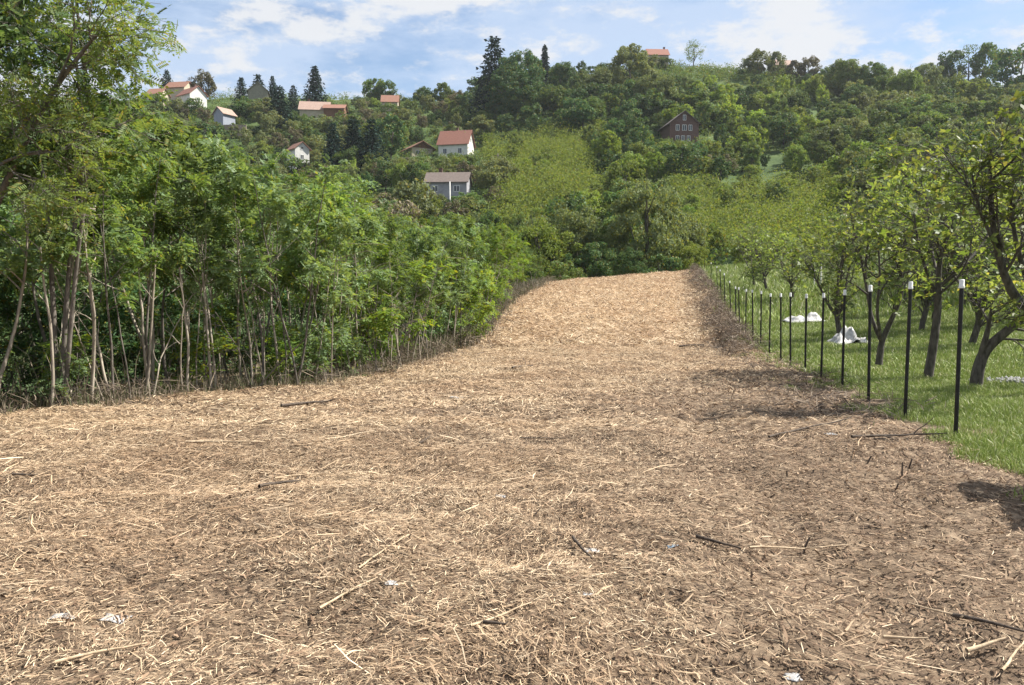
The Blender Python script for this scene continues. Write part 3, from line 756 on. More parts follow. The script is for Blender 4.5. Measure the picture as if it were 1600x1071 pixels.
# ------------------------------------------------------------------ hill trees (unit height, scaled)
def clump_tree(seed, ncl, nl, rad, z0, shape, leaf, rc, squash=1., gap=0):
    """crown of leaf clumps in a unit-height tree; rad = crown radius / height"""
    r = np.random.default_rng(seed)
    cs = []
    while len(cs) < ncl:
        v = r.normal(0, 1, 3); v /= np.linalg.norm(v); q = r.uniform(.35, 1) ** .6
        t = (v[2] * q + 1) / 2
        w = shape(t) * (1 + .3 * math.sin(3 * math.atan2(v[1], v[0]) + seed) * .5)
        cs.append((v[0] * q * rad * w, v[1] * q * rad * w, z0 + (1 - z0) * (.06 + .88 * t)))
    cs = np.array(cs); cen = np.array((0, 0, z0 + (1 - z0) * .45))
    P_ = []; N_ = []
    for c in cs:
        k = int(nl * r.uniform(.6, 1.4)); R = rc * r.uniform(.6, 1.35)
        v = norm(r.normal(0, 1, (k, 3))); q = r.uniform(.3, 1, (k, 1)) ** .5
        P_.append(c + v * q * R * np.array((1, 1, squash))); N_.append(v * .9 + norm(c - cen) * .5 + r.normal(0, .75, (k, 3)))
    pos = np.concatenate(P_); nr = np.concatenate(N_)
    lv, lf = place(LEAF_V * np.array((1.6, 1, 1)) - np.array((0, .5, 0)), LEAF_F, pos, r.normal(0, 1, pos.shape), nr, leaf * r.uniform(.6, 1.4, len(pos)))
    tr = branch(r, (0, 0, -.04), (r.normal(0, .04), r.normal(0, .04), 1), .8, .022, .006, 7, .04, .0)
    bs = grow(r, [tr], [dict(n=7, start=max(.2, z0 * .8), ang=42, L=.38 * (rad / .35), seg=4, wob=.12, trop=.06, r=.01)])
    tv, tf = tubes(bs[0] + bs[1], 5)
    return tv, tf, lv, lf
rndsh = lambda t: 1.0
ovsh = lambda t: .55 + .8 * math.sin(PI * min(1, t * .9 + .1))
HT = {}
HT['round'] = protos('round', [clump_tree(500 + i, 60, 105, .42, .1, rndsh, .038, .1, .8) for i in range(5)], M['bark_dark'], M['mid'])
HT['oval'] = protos('oval', [clump_tree(520 + i, 55, 95, .27, .1, ovsh, .034, .085, .9) for i in range(4)], M['bark_dark'], M['mid'])
HT['bush'] = protos('bush', [clump_tree(540 + i, 34, 95, .58, .0, rndsh, .058, .17, .75) for i in range(4)], M['bark_dark'], M['mid'])
HT['sparse'] = protos('sparse', [clump_tree(560 + i, 60, 26, .34, .2, rndsh, .026, .085, .8) for i in range(2)], M['bark_dark'], M['mid'])
HT['big'] = protos('big', [clump_tree(580 + i, 110, 170, .42, .08, rndsh, .024, .085, .75) for i in range(3)], M['bark_dark'], M['mid'])

def conifer(seed, wide=.24, droop=.35):
    r = np.random.default_rng(seed); P_ = []; Y_ = []
    h = .05
    while h < .985:
        R = wide * (1 - h) ** .8 * r.uniform(.8, 1.15) + .012
        nb = int(7 + 5 * (1 - h)); a0 = r.uniform(0, 6)
        for k in range(nb):
            a = a0 + k * 2 * PI / nb + r.normal(0, .15); Rk = R * r.uniform(.7, 1.15)
            m = int(6 + 14 * (1 - h)); t = r.uniform(.1, 1, m)
            d = np.array((math.cos(a), math.sin(a), 0))
            p = d[None] * (t * Rk)[:, None]; p[:, 2] = h - droop * Rk * t + r.normal(0, .006, m)
            p[:, :2] += r.normal(0, .012, (m, 2)) * (.4 + t[:, None]); P_.append(p)
            y = np.tile(d, (m, 1)) + r.normal(0, .5, (m, 3)); y[:, 2] -= .35; Y_.append(y)
        h += .034 * r.uniform(.8, 1.2)
    pos = np.concatenate(P_); y = np.concatenate(Y_)
    nr = r.normal(0, .5, pos.shape); nr[:, 2] += .8
    lv, lf = place(LEAF_V * np.array((1.1, 1, 1)), LEAF_F, pos, y, nr, .05 * r.uniform(.6, 1.3, len(pos)))
    tr = branch(r, (0, 0, -.04), (0, 0, 1), .97, .02, .003, 8, .01, 0)
    tv, tf = tubes([tr], 5)
    return tv, tf, lv, lf
HT['fine'] = protos('fine', [clump_tree(590 + i, 130, 230, .42, .06, rndsh, .018, .075, .75) for i in range(3)], M['bark_dark'], M['mid'])
HT['conifer'] = protos('conifer', [conifer(600, .34), conifer(601, .4, .5), conifer(602, .3, .3)], M['bark_dark'], M['conifer'])
HT['thin_conifer'] = protos('thin', [conifer(605, .15, .2)], M['bark_dark'], M['conifer'])

# houses first, so that trees can keep clear of what the photograph shows of them
KEEP = []   # (px0, px1, py0, py1, d)
M['roof_red'] = roughmat('red_tiles', (.2, .09, .066), (.28, .13, .095), scale=2.5, rough=.85, stretch=(1, 1, 3), bump=.4)
M['roof_orange'] = roughmat('orange_tiles', (.2, .1, .072), (.275, .145, .1), scale=2.5, rough=.85, stretch=(1, 1, 3), bump=.4)
M['roof_brown'] = roughmat('weathered_tiles', (.1, .08, .07), (.165, .13, .115), scale=2.5, rough=.9, stretch=(1, 1, 3), bump=.4)
M['roof_pale'] = roughmat('faded_tiles', (.25, .17, .14), (.36, .26, .21), scale=2, rough=.9, stretch=(1, 1, 3), bump=.4)
M['roof_grey'] = roughmat('olive_grey_roof', (.16, .16, .12), (.26, .25, .19), scale=2, rough=.9)
M['wall_white'] = roughmat('white_render', (.52, .51, .48), (.64, .63, .6), scale=1.2, rough=.9, bump=.1)
M['wall_cream'] = roughmat('cream_render', (.36, .31, .23), (.48, .42, .32), scale=1.2, rough=.9, bump=.1)
M['wall_lilac'] = roughmat('grey_render', (.22, .22, .24), (.31, .31, .33), scale=1.2, rough=.9, bump=.1)
M['wall_blue'] = roughmat('blue_grey_boards', (.2, .22, .27), (.3, .32, .37), scale=2, rough=.8, stretch=(6, 6, .3))
M['wall_wood'] = roughmat('brown_timber', (.09, .045, .025), (.2, .105, .06), scale=2, rough=.85, stretch=(6, 6, .3))
M['frame'] = roughmat('white_frame', (.6, .6, .58), (.75, .75, .73), scale=5, rough=.5, bump=0)
M['glass'] = roughmat('dark_pane', (.012, .016, .022), (.035, .045, .055), scale=.6, rough=.08, bump=0, spec=.6)
M['stone'] = roughmat('stone_wall', (.2, .16, .13), (.36, .3, .25), scale=3, rough=.95)
def brick_mat():
    m, nt = newmat('red_brick'); L = nt.links.new
    out = N(nt, 'ShaderNodeOutputMaterial'); b = N(nt, 'ShaderNodeBsdfPrincipled'); b.inputs['Roughness'].default_value = .9
    tc = N(nt, 'ShaderNodeTexCoord'); sp = N(nt, 'ShaderNodeSeparateXYZ'); L(tc.outputs['Object'], sp.inputs[0])
    ad = N(nt, 'ShaderNodeMath', operation='ADD'); L(sp.outputs[0], ad.inputs[0]); L(sp.outputs[1], ad.inputs[1])
    cb = N(nt, 'ShaderNodeCombineXYZ'); L(ad.outputs[0], cb.inputs[0]); L(sp.outputs[2], cb.inputs[1])
    br = N(nt, 'ShaderNodeTexBrick'); br.inputs['Scale'].default_value = 2.2
    br.inputs['Color1'].default_value = lin(.085, .045, .036); br.inputs['Color2'].default_value = lin(.125, .066, .052); br.inputs['Mortar'].default_value = lin(.13, .1, .09)
    br.inputs['Mortar Size'].default_value = .015
    L(cb.outputs[0], br.inputs['Vector']); L(br.outputs[0], b.inputs['Base Color']); L(b.outputs[0], out.inputs[0]); return m
M['brick'] = brick_mat()

def boxv(x0, x1, y0, y1, z0, z1):
    V = [(x0, y0, z0), (x1, y0, z0), (x1, y1, z0), (x0, y1, z0), (x0, y0, z1), (x1, y0, z1), (x1, y1, z1), (x0, y1, z1)]
    return V, [(0, 3, 2, 1), (4, 5, 6, 7), (0, 1, 5, 4), (1, 2, 6, 5), (2, 3, 7, 6), (3, 0, 4, 7)]
def py_mesh(name, V, Fs, mat):
    me = bpy.data.meshes.new(name); me.from_pydata([tuple(v) for v in V], [], Fs); me.materials.append(mat); me.update(); return me
def addb(acc, *a):
    V, Fs = boxv(*a); k = len(acc[0]); acc[0].extend(V); acc[1].extend([tuple(i + k for i in f) for f in Fs])

def house(name, px, row, d, w, dep, hw, hr, rot, wallm, roofm, label, wins=(), chim=None, door=None, over=.45, gable_wins=(), cat='house', found=2.5, hip=False, gwall=None, keep=.35):
    """ridge along local x; front faces -y. wins: (x, z, w, h) on the front; gable_wins: (y, z, w, h) on the +x gable"""
    b = P(px, row, d)
    root = empty(name, b, rot); tag(root, label, cat)
    hx, hy = w / 2, dep / 2
    V = [(-hx, -hy, -found), (hx, -hy, -found), (hx, hy, -found), (-hx, hy, -found), (-hx, -hy, hw), (hx, -hy, hw), (hx, hy, hw), (-hx, hy, hw), (-hx, 0, hw + hr), (hx, 0, hw + hr)]
    Fs = [(0, 1, 5, 4), (2, 3, 7, 6), (1, 2, 6, 9, 5), (3, 0, 4, 8, 7)]
    link('wall', py_mesh('wall', V, Fs, wallm), root)
    if gwall:
        for s in (-1, 1):
            gv = [(s * (hx + .03), -hy + .05, hw), (s * (hx + .03), hy - .05, hw), (s * (hx + .03), 0, hw + hr - .08)]
            link('gable_panel', py_mesh('gable_panel', gv, [(0, 1, 2) if s > 0 else (0, 2, 1)], gwall), root)
    # roof: two thick slabs
    sl = hr / hy; oy = hy + over; ez = hw - sl * over + .03; rz = hw + hr + .03; th = .16; ox = hx + over
    RV = []; RF = []
    for s in (-1, 1):
        k = len(RV)
        RV += [(-ox, s * oy, ez), (ox, s * oy, ez), (ox, 0, rz), (-ox, 0, rz), (-ox, s * oy, ez + th), (ox, s * oy, ez + th), (ox, 0, rz + th), (-ox, 0, rz + th)]
        q = [(0, 3, 2, 1), (4, 5, 6, 7), (0, 1, 5, 4), (1, 2, 6, 5), (3, 0, 4, 7)]
        RF += [tuple(i + k for i in f) for f in q]
    roof = link('roof', py_mesh('roof', RV, RF, roofm), root)
    if chim:
        for cx in chim:
            acc = ([], []); addb(acc, cx - .3, cx + .3, .25, .85, hw + hr * .5, hw + hr + .9); addb(acc, cx - .36, cx + .36, .19, .91, hw + hr + .9, hw + hr + 1.0)
            link('chimney', py_mesh('chimney', *acc, M['brick']), roof)
    def win(cx, cz, ww, hh, face):
        fr = ([], []); pa = ([], []); t = .08
        if face == 'front':
            y = -hy - .06
            for a in ((cx - ww / 2, cx - ww / 2 + t, y, y + .09, cz - hh / 2, cz + hh / 2), (cx + ww / 2 - t, cx + ww / 2, y, y + .09, cz - hh / 2, cz + hh / 2), (cx - ww / 2 + t, cx + ww / 2 - t, y, y + .09, cz - hh / 2, cz - hh / 2 + t), (cx - ww / 2 + t, cx + ww / 2 - t, y, y + .09, cz + hh / 2 - t, cz + hh / 2), (cx - t * .4, cx + t * .4, y, y + .09, cz - hh / 2 + t, cz + hh / 2 - t)): addb(fr, *a)
            addb(pa, cx - ww / 2 + t, cx + ww / 2 - t, y + .03, y + .075, cz - hh / 2 + t, cz + hh / 2 - t)
        else:
            x = hx + .06
            for a in ((x - .09, x, cx - ww / 2, cx - ww / 2 + t, cz - hh / 2, cz + hh / 2), (x - .09, x, cx + ww / 2 - t, cx + ww / 2, cz - hh / 2, cz + hh / 2), (x - .09, x, cx - ww / 2 + t, cx + ww / 2 - t, cz - hh / 2, cz - hh / 2 + t), (x - .09, x, cx - ww / 2 + t, cx + ww / 2 - t, cz + hh / 2 - t, cz + hh / 2), (x - .09, x, cx - t * .4, cx + t * .4, cz - hh / 2 + t, cz + hh / 2 - t)): addb(fr, *a)
            addb(pa, x - .075, x - .03, cx - ww / 2 + t, cx + ww / 2 - t, cz - hh / 2 + t, cz + hh / 2 - t)
        f = link('window', py_mesh('window', *fr, M['frame']), root); link('pane', py_mesh('pane', *pa, M['glass']), f)
    for a in wins: win(*a, 'front')
    for a in gable_wins: win(*a, 'gable')
    if door:
        acc = ([], []); addb(acc, door - .5, door + .5, -hy - .05, -hy + .04, 0, 2.1); link('door', py_mesh('door', *acc, M['wall_wood']), root)
    KEEP.append((px - w * F / d * .62, px + w * F / d * .62, row - (hw + hr) * F / d, row - keep * hw * F / d, d))
    return root

A = math.radians
house('house', 713, 249, 215, 8.0, 6.0, 3.7, 3.6, A(-13), M['wall_white'], M['roof_red'], 'white house with steep red tiled roof and bright right gable on the hillside', [(-2.2, 1.7, 1.1, 1.4), (1.9, 1.7, 1.1, 1.4)], [0.2], gable_wins=[(0, 4.8, .9, 1.0)])
house('house', 652, 250, 219, 7.5, 6.0, 2.6, 1.7, A(-62), M['wall_cream'], M['roof_orange'], 'low timber gabled house with orange roof just left of the white house', [(-1.5, 1.4, 1.2, 1.1)], gwall=M['wall_wood'], gable_wins=[(-1.2, 1.4, 1.3, 1.1)], over=.8)
house('house', 701, 311, 147, 7.4, 6.0, 2.7, 1.9, A(-4), M['wall_lilac'], M['roof_brown'], 'low grey house with weathered brown roof nearest on the hillside', chim=[-1.5], wins=[(-2.0, 1.5, 1.1, 1.1), (1.9, 1.5, 1.1, 1.1)], door=0.0, found=2.5, over=.35)
house('house', 1060, 230, 202, 9, 7.2, 5.0, 2.8, A(-84), M['brick'], M['roof_brown'], 'brick house with brown roof and white framed windows on the right slope', gable_wins=[(-1.7, 1.4, .9, 1.2), (-.3, 1.4, .9, 1.2), (1.1, 1.4, .9, 1.2), (-1.7, 3.9, .9, 1.4), (0, 3.9, 1.1, 1.4), (1.5, 3.9, .9, 1.4), (0, 6.3, .8, 1.3)], over=.5)
house('house', 300, 166, 268, 8, 6, 3.2, 2.6, A(-38), M['wall_white'], M['roof_red'], 'white house with red roof under the trees on the upper left skyline', gable_wins=[(0, 1.6, 1, 1.2)], chim=[1.5])
house('house', 281, 148, 278, 7, 6, 1.8, 2.3, A(-10), M['wall_cream'], M['roof_orange'], 'orange roofed house behind the red roofed white house at upper left')
house('house', 247, 160, 266, 5, 5, 2.2, 2.0, A(-10), M['wall_cream'], M['roof_orange'], 'small cream house half hidden by the locust crown at upper left', keep=.9)
house('shed', 351, 190, 240, 4.6, 3.8, 2.0, 1.7, A(-118), M['wall_blue'], M['roof_pale'], 'small blue grey shed with a pitched roof above the thicket', cat='shed', over=.5, keep=.0)
house('house', 493, 184, 248, 8.5, 8, 1.6, 3.0, A(8), M['wall_cream'], M['roof_pale'], 'wide house with a big faded pinkish roof on the upper left slope', chim=[-2])
house('house', 524, 183, 246, 6.0, 5.0, 2.1, 1.4, A(2), M['wall_wood'], M['roof_orange'], 'low wing with bright orange roof and shaded porch beside the faded roof')
house('house', 610, 168, 272, 5.2, 5, 1.4, 2.4, A(4), M['wall_cream'], M['roof_orange'], 'orange roof showing among trees below the skyline at upper centre left', keep=.9)
house('house', 466, 258, 196, 5.0, 3.6, 3.6, 1.5, A(-52), M['wall_white'], M['roof_orange'], 'tall narrow white house with orange roof peeking above the thicket', gable_wins=[(0, 1.6, .8, 1.1), (0, 3.7, .7, .8)])
house('house', 1026, 100, 300, 7.4, 6, 2.5, 2.6, A(3), M['wall_cream'], M['roof_red'], 'red roofed house with a chimney showing over the ridge trees', chim=[2.8], keep=1.0)
house('house', 1220, 116, 298, 6.5, 6, 2.5, 2.4, A(8), M['wall_cream'], M['roof_pale'], 'pale pinkish house behind bare trees on the right ridge', keep=1.0)
house('house', 404, 156, 262, 6.0, 6, 2.2, 2.6, A(-75), M['roof_grey'], M['roof_grey'], 'olive grey gabled house in front of dark conifers on the left skyline', keep=.9)
# terrace wall, utility poles
w_me = ([], []); addb(w_me, -6, 6, -.2, .2, -2, 1.2); addb(w_me, -6.1, 6.1, -.28, .28, 1.2, 1.35)
wl = link('garden_wall', py_mesh('garden_wall', *w_me, M['stone'])); wl.location = P(352, 203, 232); tag(wl, 'long low brownish garden wall below the blue grey shed', 'wall')
for px, r0, r1, d, lab in [(778, 240, 290, 160, 'slender grey utility pole right of the white house'), (703, 284, 318, 138, 'white concrete pole standing before the low grey house')]:
    bp = P(px, r1, d); h = P(px, r0, d).z - bp.z
    root = empty('utility_pole', bp); tag(root, lab, 'pole')
    V, Fq = lathe([(.14, -2), (.1, h), (.01, h + .02)], 8); link('shaft', np_mesh('shaft', V, Fq, M['bark_mid'] if px > 750 else M['wall_white'], smoothf=True), root)
    if px > 750:
        acc = ([], []); addb(acc, -.7, .7, -.05, .05, h - .5, h - .4)
        for q in (-.55, 0, .55): addb(acc, q - .04, q + .04, -.04, .04, h - .4, h - .2)
        link('crossarm', py_mesh('crossarm', *acc, M['bark_mid']), root)

KEEP += [(772, 932, 212, 345, 106), (1050, 1285, 288, 352, 82)]     # open scrub slopes
# skyline: highest row that a hill tree may reach, by column
SKX = [-100, 240, 300, 340, 420, 460, 560, 640, 700, 735, 760, 880, 940, 1000, 1060, 1080, 1170, 1260, 1300, 1450, 1600, 1800]
SKY = [150, 150, 160, 165, 160, 165, 145, 140, 128, 115, 100, 100, 85, 92, 110, 118, 112, 112, 100, 105, 120, 120]
rh = np.random.default_rng(31)
def hill_tree(kind, px, d, top=None, h=None, wide=1., leaf='mid', label=None, cat='tree', group=None, name='woodland_tree', row=None, pin=None):
    g = ground_at(px, d)
    if row is not None: g = P(px, row, d)
    if h is None: h = P(px, top, d).z - g.z
    h = max(h, 1.0)
    pl = HT[kind]; pr = pl[rh.integers(len(pl))] if pin is None else pl[pin % len(pl)]
    return plant(name, pr, g, rh.uniform(0, 6.28), (h * wide, h * wide, h), label, cat, group, leaf=M[leaf])

# trees that can be told apart
NT = [
 ('round', 1112, 291, 112, 1.20, 'mid', 'low rounded tree on the ridge just right of the lone sparse tree', 'tree'),
 ('bush', 1135, 290, 114, 1.40, 'dark', 'dark bushy tree on the ridge between the lone tree and the poplars', 'tree'),
 ('round', 1158, 288, 108, 1.00, 'dark', 'dark ridge tree at the left foot of the poplar like trees', 'tree'),
 ('oval', 1170, 289, 84, 1.00, 'olive', 'thin olive poplar at the left of the ridge pair', 'tree'),
 ('oval', 1240, 286, 92, 1.00, 'russet', 'brownish thin tree just right of the pinkish ridge house', 'tree'),
 ('big', 1290, 272, 104, 0.90, 'mid', 'green tree filling the gap left of the right ridge grove', 'tree'),
 ('big', 1200, 262, 128, 1.00, 'dark', 'dark wide tree below the poplar like trees', 'tree'),
 ('big', 1150, 255, 150, 1.00, 'mid', 'wide green tree on the slope below the lone ridge tree', 'tree'),
 ('big', 1100, 240, 160, 0.95, 'dark', 'dark tree on the slope right above the brick house', 'tree'),
 ('big', 1335, 240, 130, 1.00, 'dark', 'dark tree with deep shade in front of the right grove', 'tree'),
 ('big', 1385, 236, 140, 1.00, 'mid', 'green tree low in front of the right grove', 'tree'),
 ('big', 1255, 250, 150, 0.90, 'mid', 'rounded tree left of the small grassy clearing on the right slope', 'tree'),
 ('bush', 252, 258, 149, 1.4, 'mid', 'green bush below the small cream house at upper left', 'shrub'), ('bush', 280, 258, 152, 1.3, 'olive', 'olive bush left of the red roofed house at upper left', 'shrub'), ('bush', 306, 256, 153, 1.2, 'mid', 'bush against the front of the red roofed house at upper left', 'shrub'),
 ('bush', 392, 254, 150, 1.4, 'mid', 'left bush before the olive grey gabled house', 'shrub'), ('bush', 414, 253, 152, 1.4, 'olive', 'right bush before the olive grey gabled house', 'shrub'), ('bush', 505, 236, 178, 1.6, 'olive', 'olive bush under the join of the faded and orange roofs', 'shrub'), ('bush', 540, 236, 176, 1.4, 'mid', 'bush at the right end of the low orange roofed wing', 'shrub'),
 ('bush', 458, 186, 246, 1.3, 'mid', 'bush at the foot of the tall narrow white house', 'shrub'), ('bush', 1035, 192, 216, 1.5, 'mid', 'bush at the left foot of the brick house', 'shrub'), ('bush', 1072, 192, 219, 1.3, 'dark', 'dark bush at the right foot of the brick house', 'shrub'), ('round', 1038, 206, 186, .9, 'olive', 'tree overlapping the left roof slope of the brick house', 'tree'),
 ('bush', 1016, 293, 88, 1.7, 'olive', 'leafy bush hiding the walls of the red roofed ridge house', 'shrub'), ('bush', 1040, 292, 90, 1.3, 'mid', 'green bush to the right below the red roofed ridge house', 'shrub'),
 ('bush', 1222, 291, 106, 1.5, 'olive', 'olive bush covering the walls of the pinkish ridge house', 'shrub'), ('bush', 608, 266, 161, 1.2, 'mid', 'green bush before the orange roof at upper centre left', 'shrub'),
 ('bush', 482, 242, 178, 1.4, 'mid', 'green bush before the faded roof house', 'shrub'), ('bush', 680, 208, 240, 1.2, 'dark', 'dark bush between the timber house and the white house', 'shrub'),
 ('bush', 705, 209, 238, 1.0, 'dark', 'dark bush against the front of the white house', 'shrub'), ('bush', 680, 141, 302, 1.4, 'olive', 'olive bush in front of the left corner of the low grey house', 'shrub'), ('bush', 728, 141, 300, 1.4, 'mid', 'green bush at the right corner of the low grey house', 'shrub'),
 ('conifer', 493, 268, 103, 1.15, 'conifer', 'large dark pyramid shaped conifer alone on the left skyline', 'conifer'),
 ('conifer', 378, 272, 120, 1.1, 'conifer', 'dark conifer at the left of the skyline row beside the olive grey house', 'conifer'),
 ('conifer', 404, 276, 115, 1.2, 'conifer', 'dark conifer rising directly behind the olive grey house', 'conifer'),
 ('conifer', 427, 268, 119, .9, 'conifer', 'slim dark conifer between the olive grey house and the broad pair', 'conifer'),
 ('conifer', 438, 240, 134, 1.35, 'conifer', 'broad blackish conifer below the skyline left of the faded roof', 'conifer'),
 ('conifer', 459, 262, 132, 1.0, 'conifer', 'short dark conifer behind the broad blackish conifer', 'conifer'),
 ('conifer', 522, 190, 192, 1.1, 'conifer', 'dark conifer at the left end of the mid slope conifer group', 'conifer'),
 ('conifer', 553, 192, 184, 1.2, 'conifer', 'tallest dark conifer in the middle of the mid slope group', 'conifer'),
 ('conifer', 581, 190, 184, 1.15, 'conifer', 'dark conifer at the right end of the mid slope group', 'conifer'),
 ('oval', 610, 205, 170, 1.0, 'dark', 'dark green tree right of the mid slope conifers', 'tree'),
 ('round', 317, 282, 110, 1.0, 'russet', 'large greyish russet round tree behind the houses on the left skyline', 'tree'),
 ('conifer', 262, 280, 108, 1.0, 'conifer', 'dark conifer at the left edge of the open sky', 'conifer'),
 ('round', 288, 250, 168, 1.1, 'russet', 'greyish bushy tree below the red roofed white house at upper left', 'tree'),
 ('round', 585, 285, 118, 1.0, 'mid', 'pale airy tree on the skyline left of a rounder dark tree', 'tree'),
 ('round', 605, 284, 124, .95, 'dark', 'rounded dark tree on the skyline above the orange roof', 'tree'),
 ('oval', 663, 280, 132, 1.2, 'dark', 'dark oval tree on the skyline right of the orange roof', 'tree'),
 ('oval', 692, 280, 126, 1.1, 'mid', 'mid green oval tree near the saddle of the skyline', 'tree'),
 ('conifer', 772, 262, 54, 1.0, 'conifer', 'tallest conifer with ragged dark crown at the centre of the skyline', 'conifer'),
 ('big', 815, 255, 76, .9, 'dark', 'dark round topped tree right of the tallest conifer', 'tree'),
 ('big', 795, 240, 100, 1.0, 'dark', 'dark blue green tree below the tallest conifer', 'tree'),
 ('thin_conifer', 851, 288, 70, 1.0, 'conifer', 'thin sparse spruce poking up from the centre skyline', 'conifer'),
 ('big', 880, 262, 94, .9, 'dark', 'dark green tree left of the large willowy tree on the ridge', 'tree'),
 ('big', 985, 250, 68, 1.0, 'olive', 'large grey green rounded tree crowning the ridge at centre', 'tree'),
 ('big', 940, 245, 100, .9, 'olive', 'grey green tree left below the large ridge tree', 'tree'),
 ('big', 1025, 228, 112, 1.05, 'olive', 'broad pale grey green tree standing above the brick house', 'tree'),
 ('big', 925, 218, 150, 1.0, 'mid', 'tall mid green tree left of the brick house', 'tree'),
 ('sparse', 1083, 300, 60, 1.0, 'yellow', 'lone sparse pale green tree silhouetted against the sky on the ridge', 'tree'),
 ('oval', 1185, 285, 72, 1.0, 'olive', 'tall thin leaved poplar like tree on the right ridge', 'tree'),
 ('oval', 1212, 288, 78, 1.0, 'olive', 'pale thin leaved tree before the pinkish house', 'tree'),
 ('round', 1265, 285, 86, .8, 'russet', 'dark rounded tree right of the pinkish house on the ridge', 'tree'),
 ('big', 1318, 262, 90, 1.05, 'mid', 'big full crowned tree at the left of the right ridge grove', 'tree'),
 ('big', 1360, 258, 96, 1.0, 'mid', 'big rounded green tree in the middle of the right ridge grove', 'tree'),
 ('big', 1412, 250, 104, .9, 'yellow', 'light green dome shaped tree at the front of the right ridge grove', 'tree'),
 ('big', 1448, 262, 96, .9, 'olive', 'willowy grey green tree at the right end of the ridge grove', 'tree'),
 ('round', 1485, 290, 76, .8, 'dark', 'dark tree at the left of the tall pair on the right skyline', 'tree'),
 ('sparse', 1512, 290, 66, .9, 'mid', 'tall gappy tree, left one of the pair on the right skyline', 'tree'),
 ('oval', 1540, 290, 62, .9, 'mid', 'tall upright tree, right one of the pair on the right skyline', 'tree'),
 ('round', 1592, 270, 66, 1.0, 'dark', 'dark dense tree at the right border of the skyline', 'tree'),
 ('bush', 1098, 168, 238, .9, 'bare', 'leafless greyish brown thicket shrub below the brick house', 'shrub'),
 ('bush', 1135, 165, 240, .9, 'bare', 'bare grey brown shrub right of the one below the brick house', 'shrub'),
 ('round', 1168, 172, 238, .8, 'dark', 'small dark orchard tree on the terrace right of the brick house', 'tree'),
 ('round', 1195, 172, 240, .8, 'dark', 'small rounded tree at the right of the terrace orchard', 'tree'),
 ('bush', 648, 130, 280, 1.0, 'olive', 'grey olive bush in front of the low grey house', 'shrub'),
 ('round', 620, 118, 300, 1.0, 'bare', 'greyish half leafless tree above the bright shrubs of the thicket', 'tree'),
]
for k, (kind, px, d, top, wide, leaf, lab, cat) in enumerate(NT):
    nm = {'conifer': 'conifer_tree', 'shrub': 'hillside_shrub', 'tree': 'hill_tree'}[cat]
    hill_tree(kind, px, d, top=top, wide=wide, leaf=leaf, label=lab, cat=cat, name=nm, pin=k)
# middle distance trees beyond the crest of the field
MT = [('fine', 845, 72, 338, .9, 'yellow', 'leafy mid green tree just beyond the left end of the field crest'), ('fine', 895, 76, 304, .8, 'olive', 'tall grey green tree behind the middle of the field crest'),
      ('fine', 965, 78, 330, .75, 'mid', 'green tree beside the gap behind the field crest'), ('fine', 1010, 74, 275, .8, 'olive', 'tall tree with bare lower trunk behind the field crest'), ('fine', 1048, 80, 315, .75, 'olive', 'right hand tree of the group behind the field crest'),
      ('fine', 930, 70, 372, 1.0, 'dark', 'dark low tree filling the gap at the field crest'), ('fine', 800, 66, 372, .9, 'mid', 'rounded tree where the thicket meets the field crest'), ('fine', 740, 64, 345, 1.0, 'mid', 'rounded green tree rising behind the bright thicket shrubs'),
      ('fine', 700, 60, 345, .9, 'thicket_bright', 'bright green tree behind the end of the thicket'), ('fine', 985, 66, 385, 1.0, 'dark', 'low dark bush under the trees at the field crest'), ('fine', 1075, 72, 372, .9, 'yellow', 'bright green tree at the right end of the field crest'),
      ('bush', 880, 60, 405, 1.0, 'mid', 'green bush at the left end of the field crest'), ('bush', 1035, 68, 395, 1.0, 'dark', 'dark bush at the foot of the tall trees behind the crest'), ('fine', 1165, 75, 366, .9, 'yellow', 'light green tree between the bright scrub and the orchard'),
      ('fine', 1225, 78, 360, .9, 'yellow', 'light rounded tree behind the small orchard trees')]
for k, (kind, px, d, top, wide, leaf, lab) in enumerate(MT):
    hill_tree(kind, px, d, top=top, wide=wide, leaf=leaf, label=lab, cat='bush' if 'bush' in lab else 'tree', name='crest_bush' if 'bush' in lab else 'crest_tree', pin=k)

# woodland that covers the rest of the hill
def region(px, row):
    if row < 460:
        px = px + 90 * (float(vnoise(px / 31., row / 17., 201)) - .5); row = row + 34 * (float(vnoise(px / 37., row / 15., 202)) - .5)
    if 770 < px < 935 and 208 < row < 395: return 'scrub'
    if 1040 < px < 1310 and 285 < row < 410: return 'scrub'
    if 1140 < px < 1225 and 235 < row < 292: return 'clear'
    if 1205 < px < 1280 and 165 < row < 188: return 'clear'
    if 590 < px < 640 and 165 < row < 195: return 'scrub'
    if 740 < px < 1090 and row < 215: return 'dark'
    if 1090 < px < 1300 and 130 < row < 240: return 'green'
    if px > 1300: return 'right'
    if px < 780: return 'left'
    return 'green'
WL = {'mid': 'mid green woodland tree on the far hillside', 'dark': 'dark green woodland tree on the far hillside', 'olive': 'grey olive woodland tree on the far hillside', 'yellow': 'yellowish green woodland tree on the far hillside', 'bare': 'half leafless brownish woodland tree on the far hillside'}
ntree = 0; nbush = 0; cand = []
d = 92.
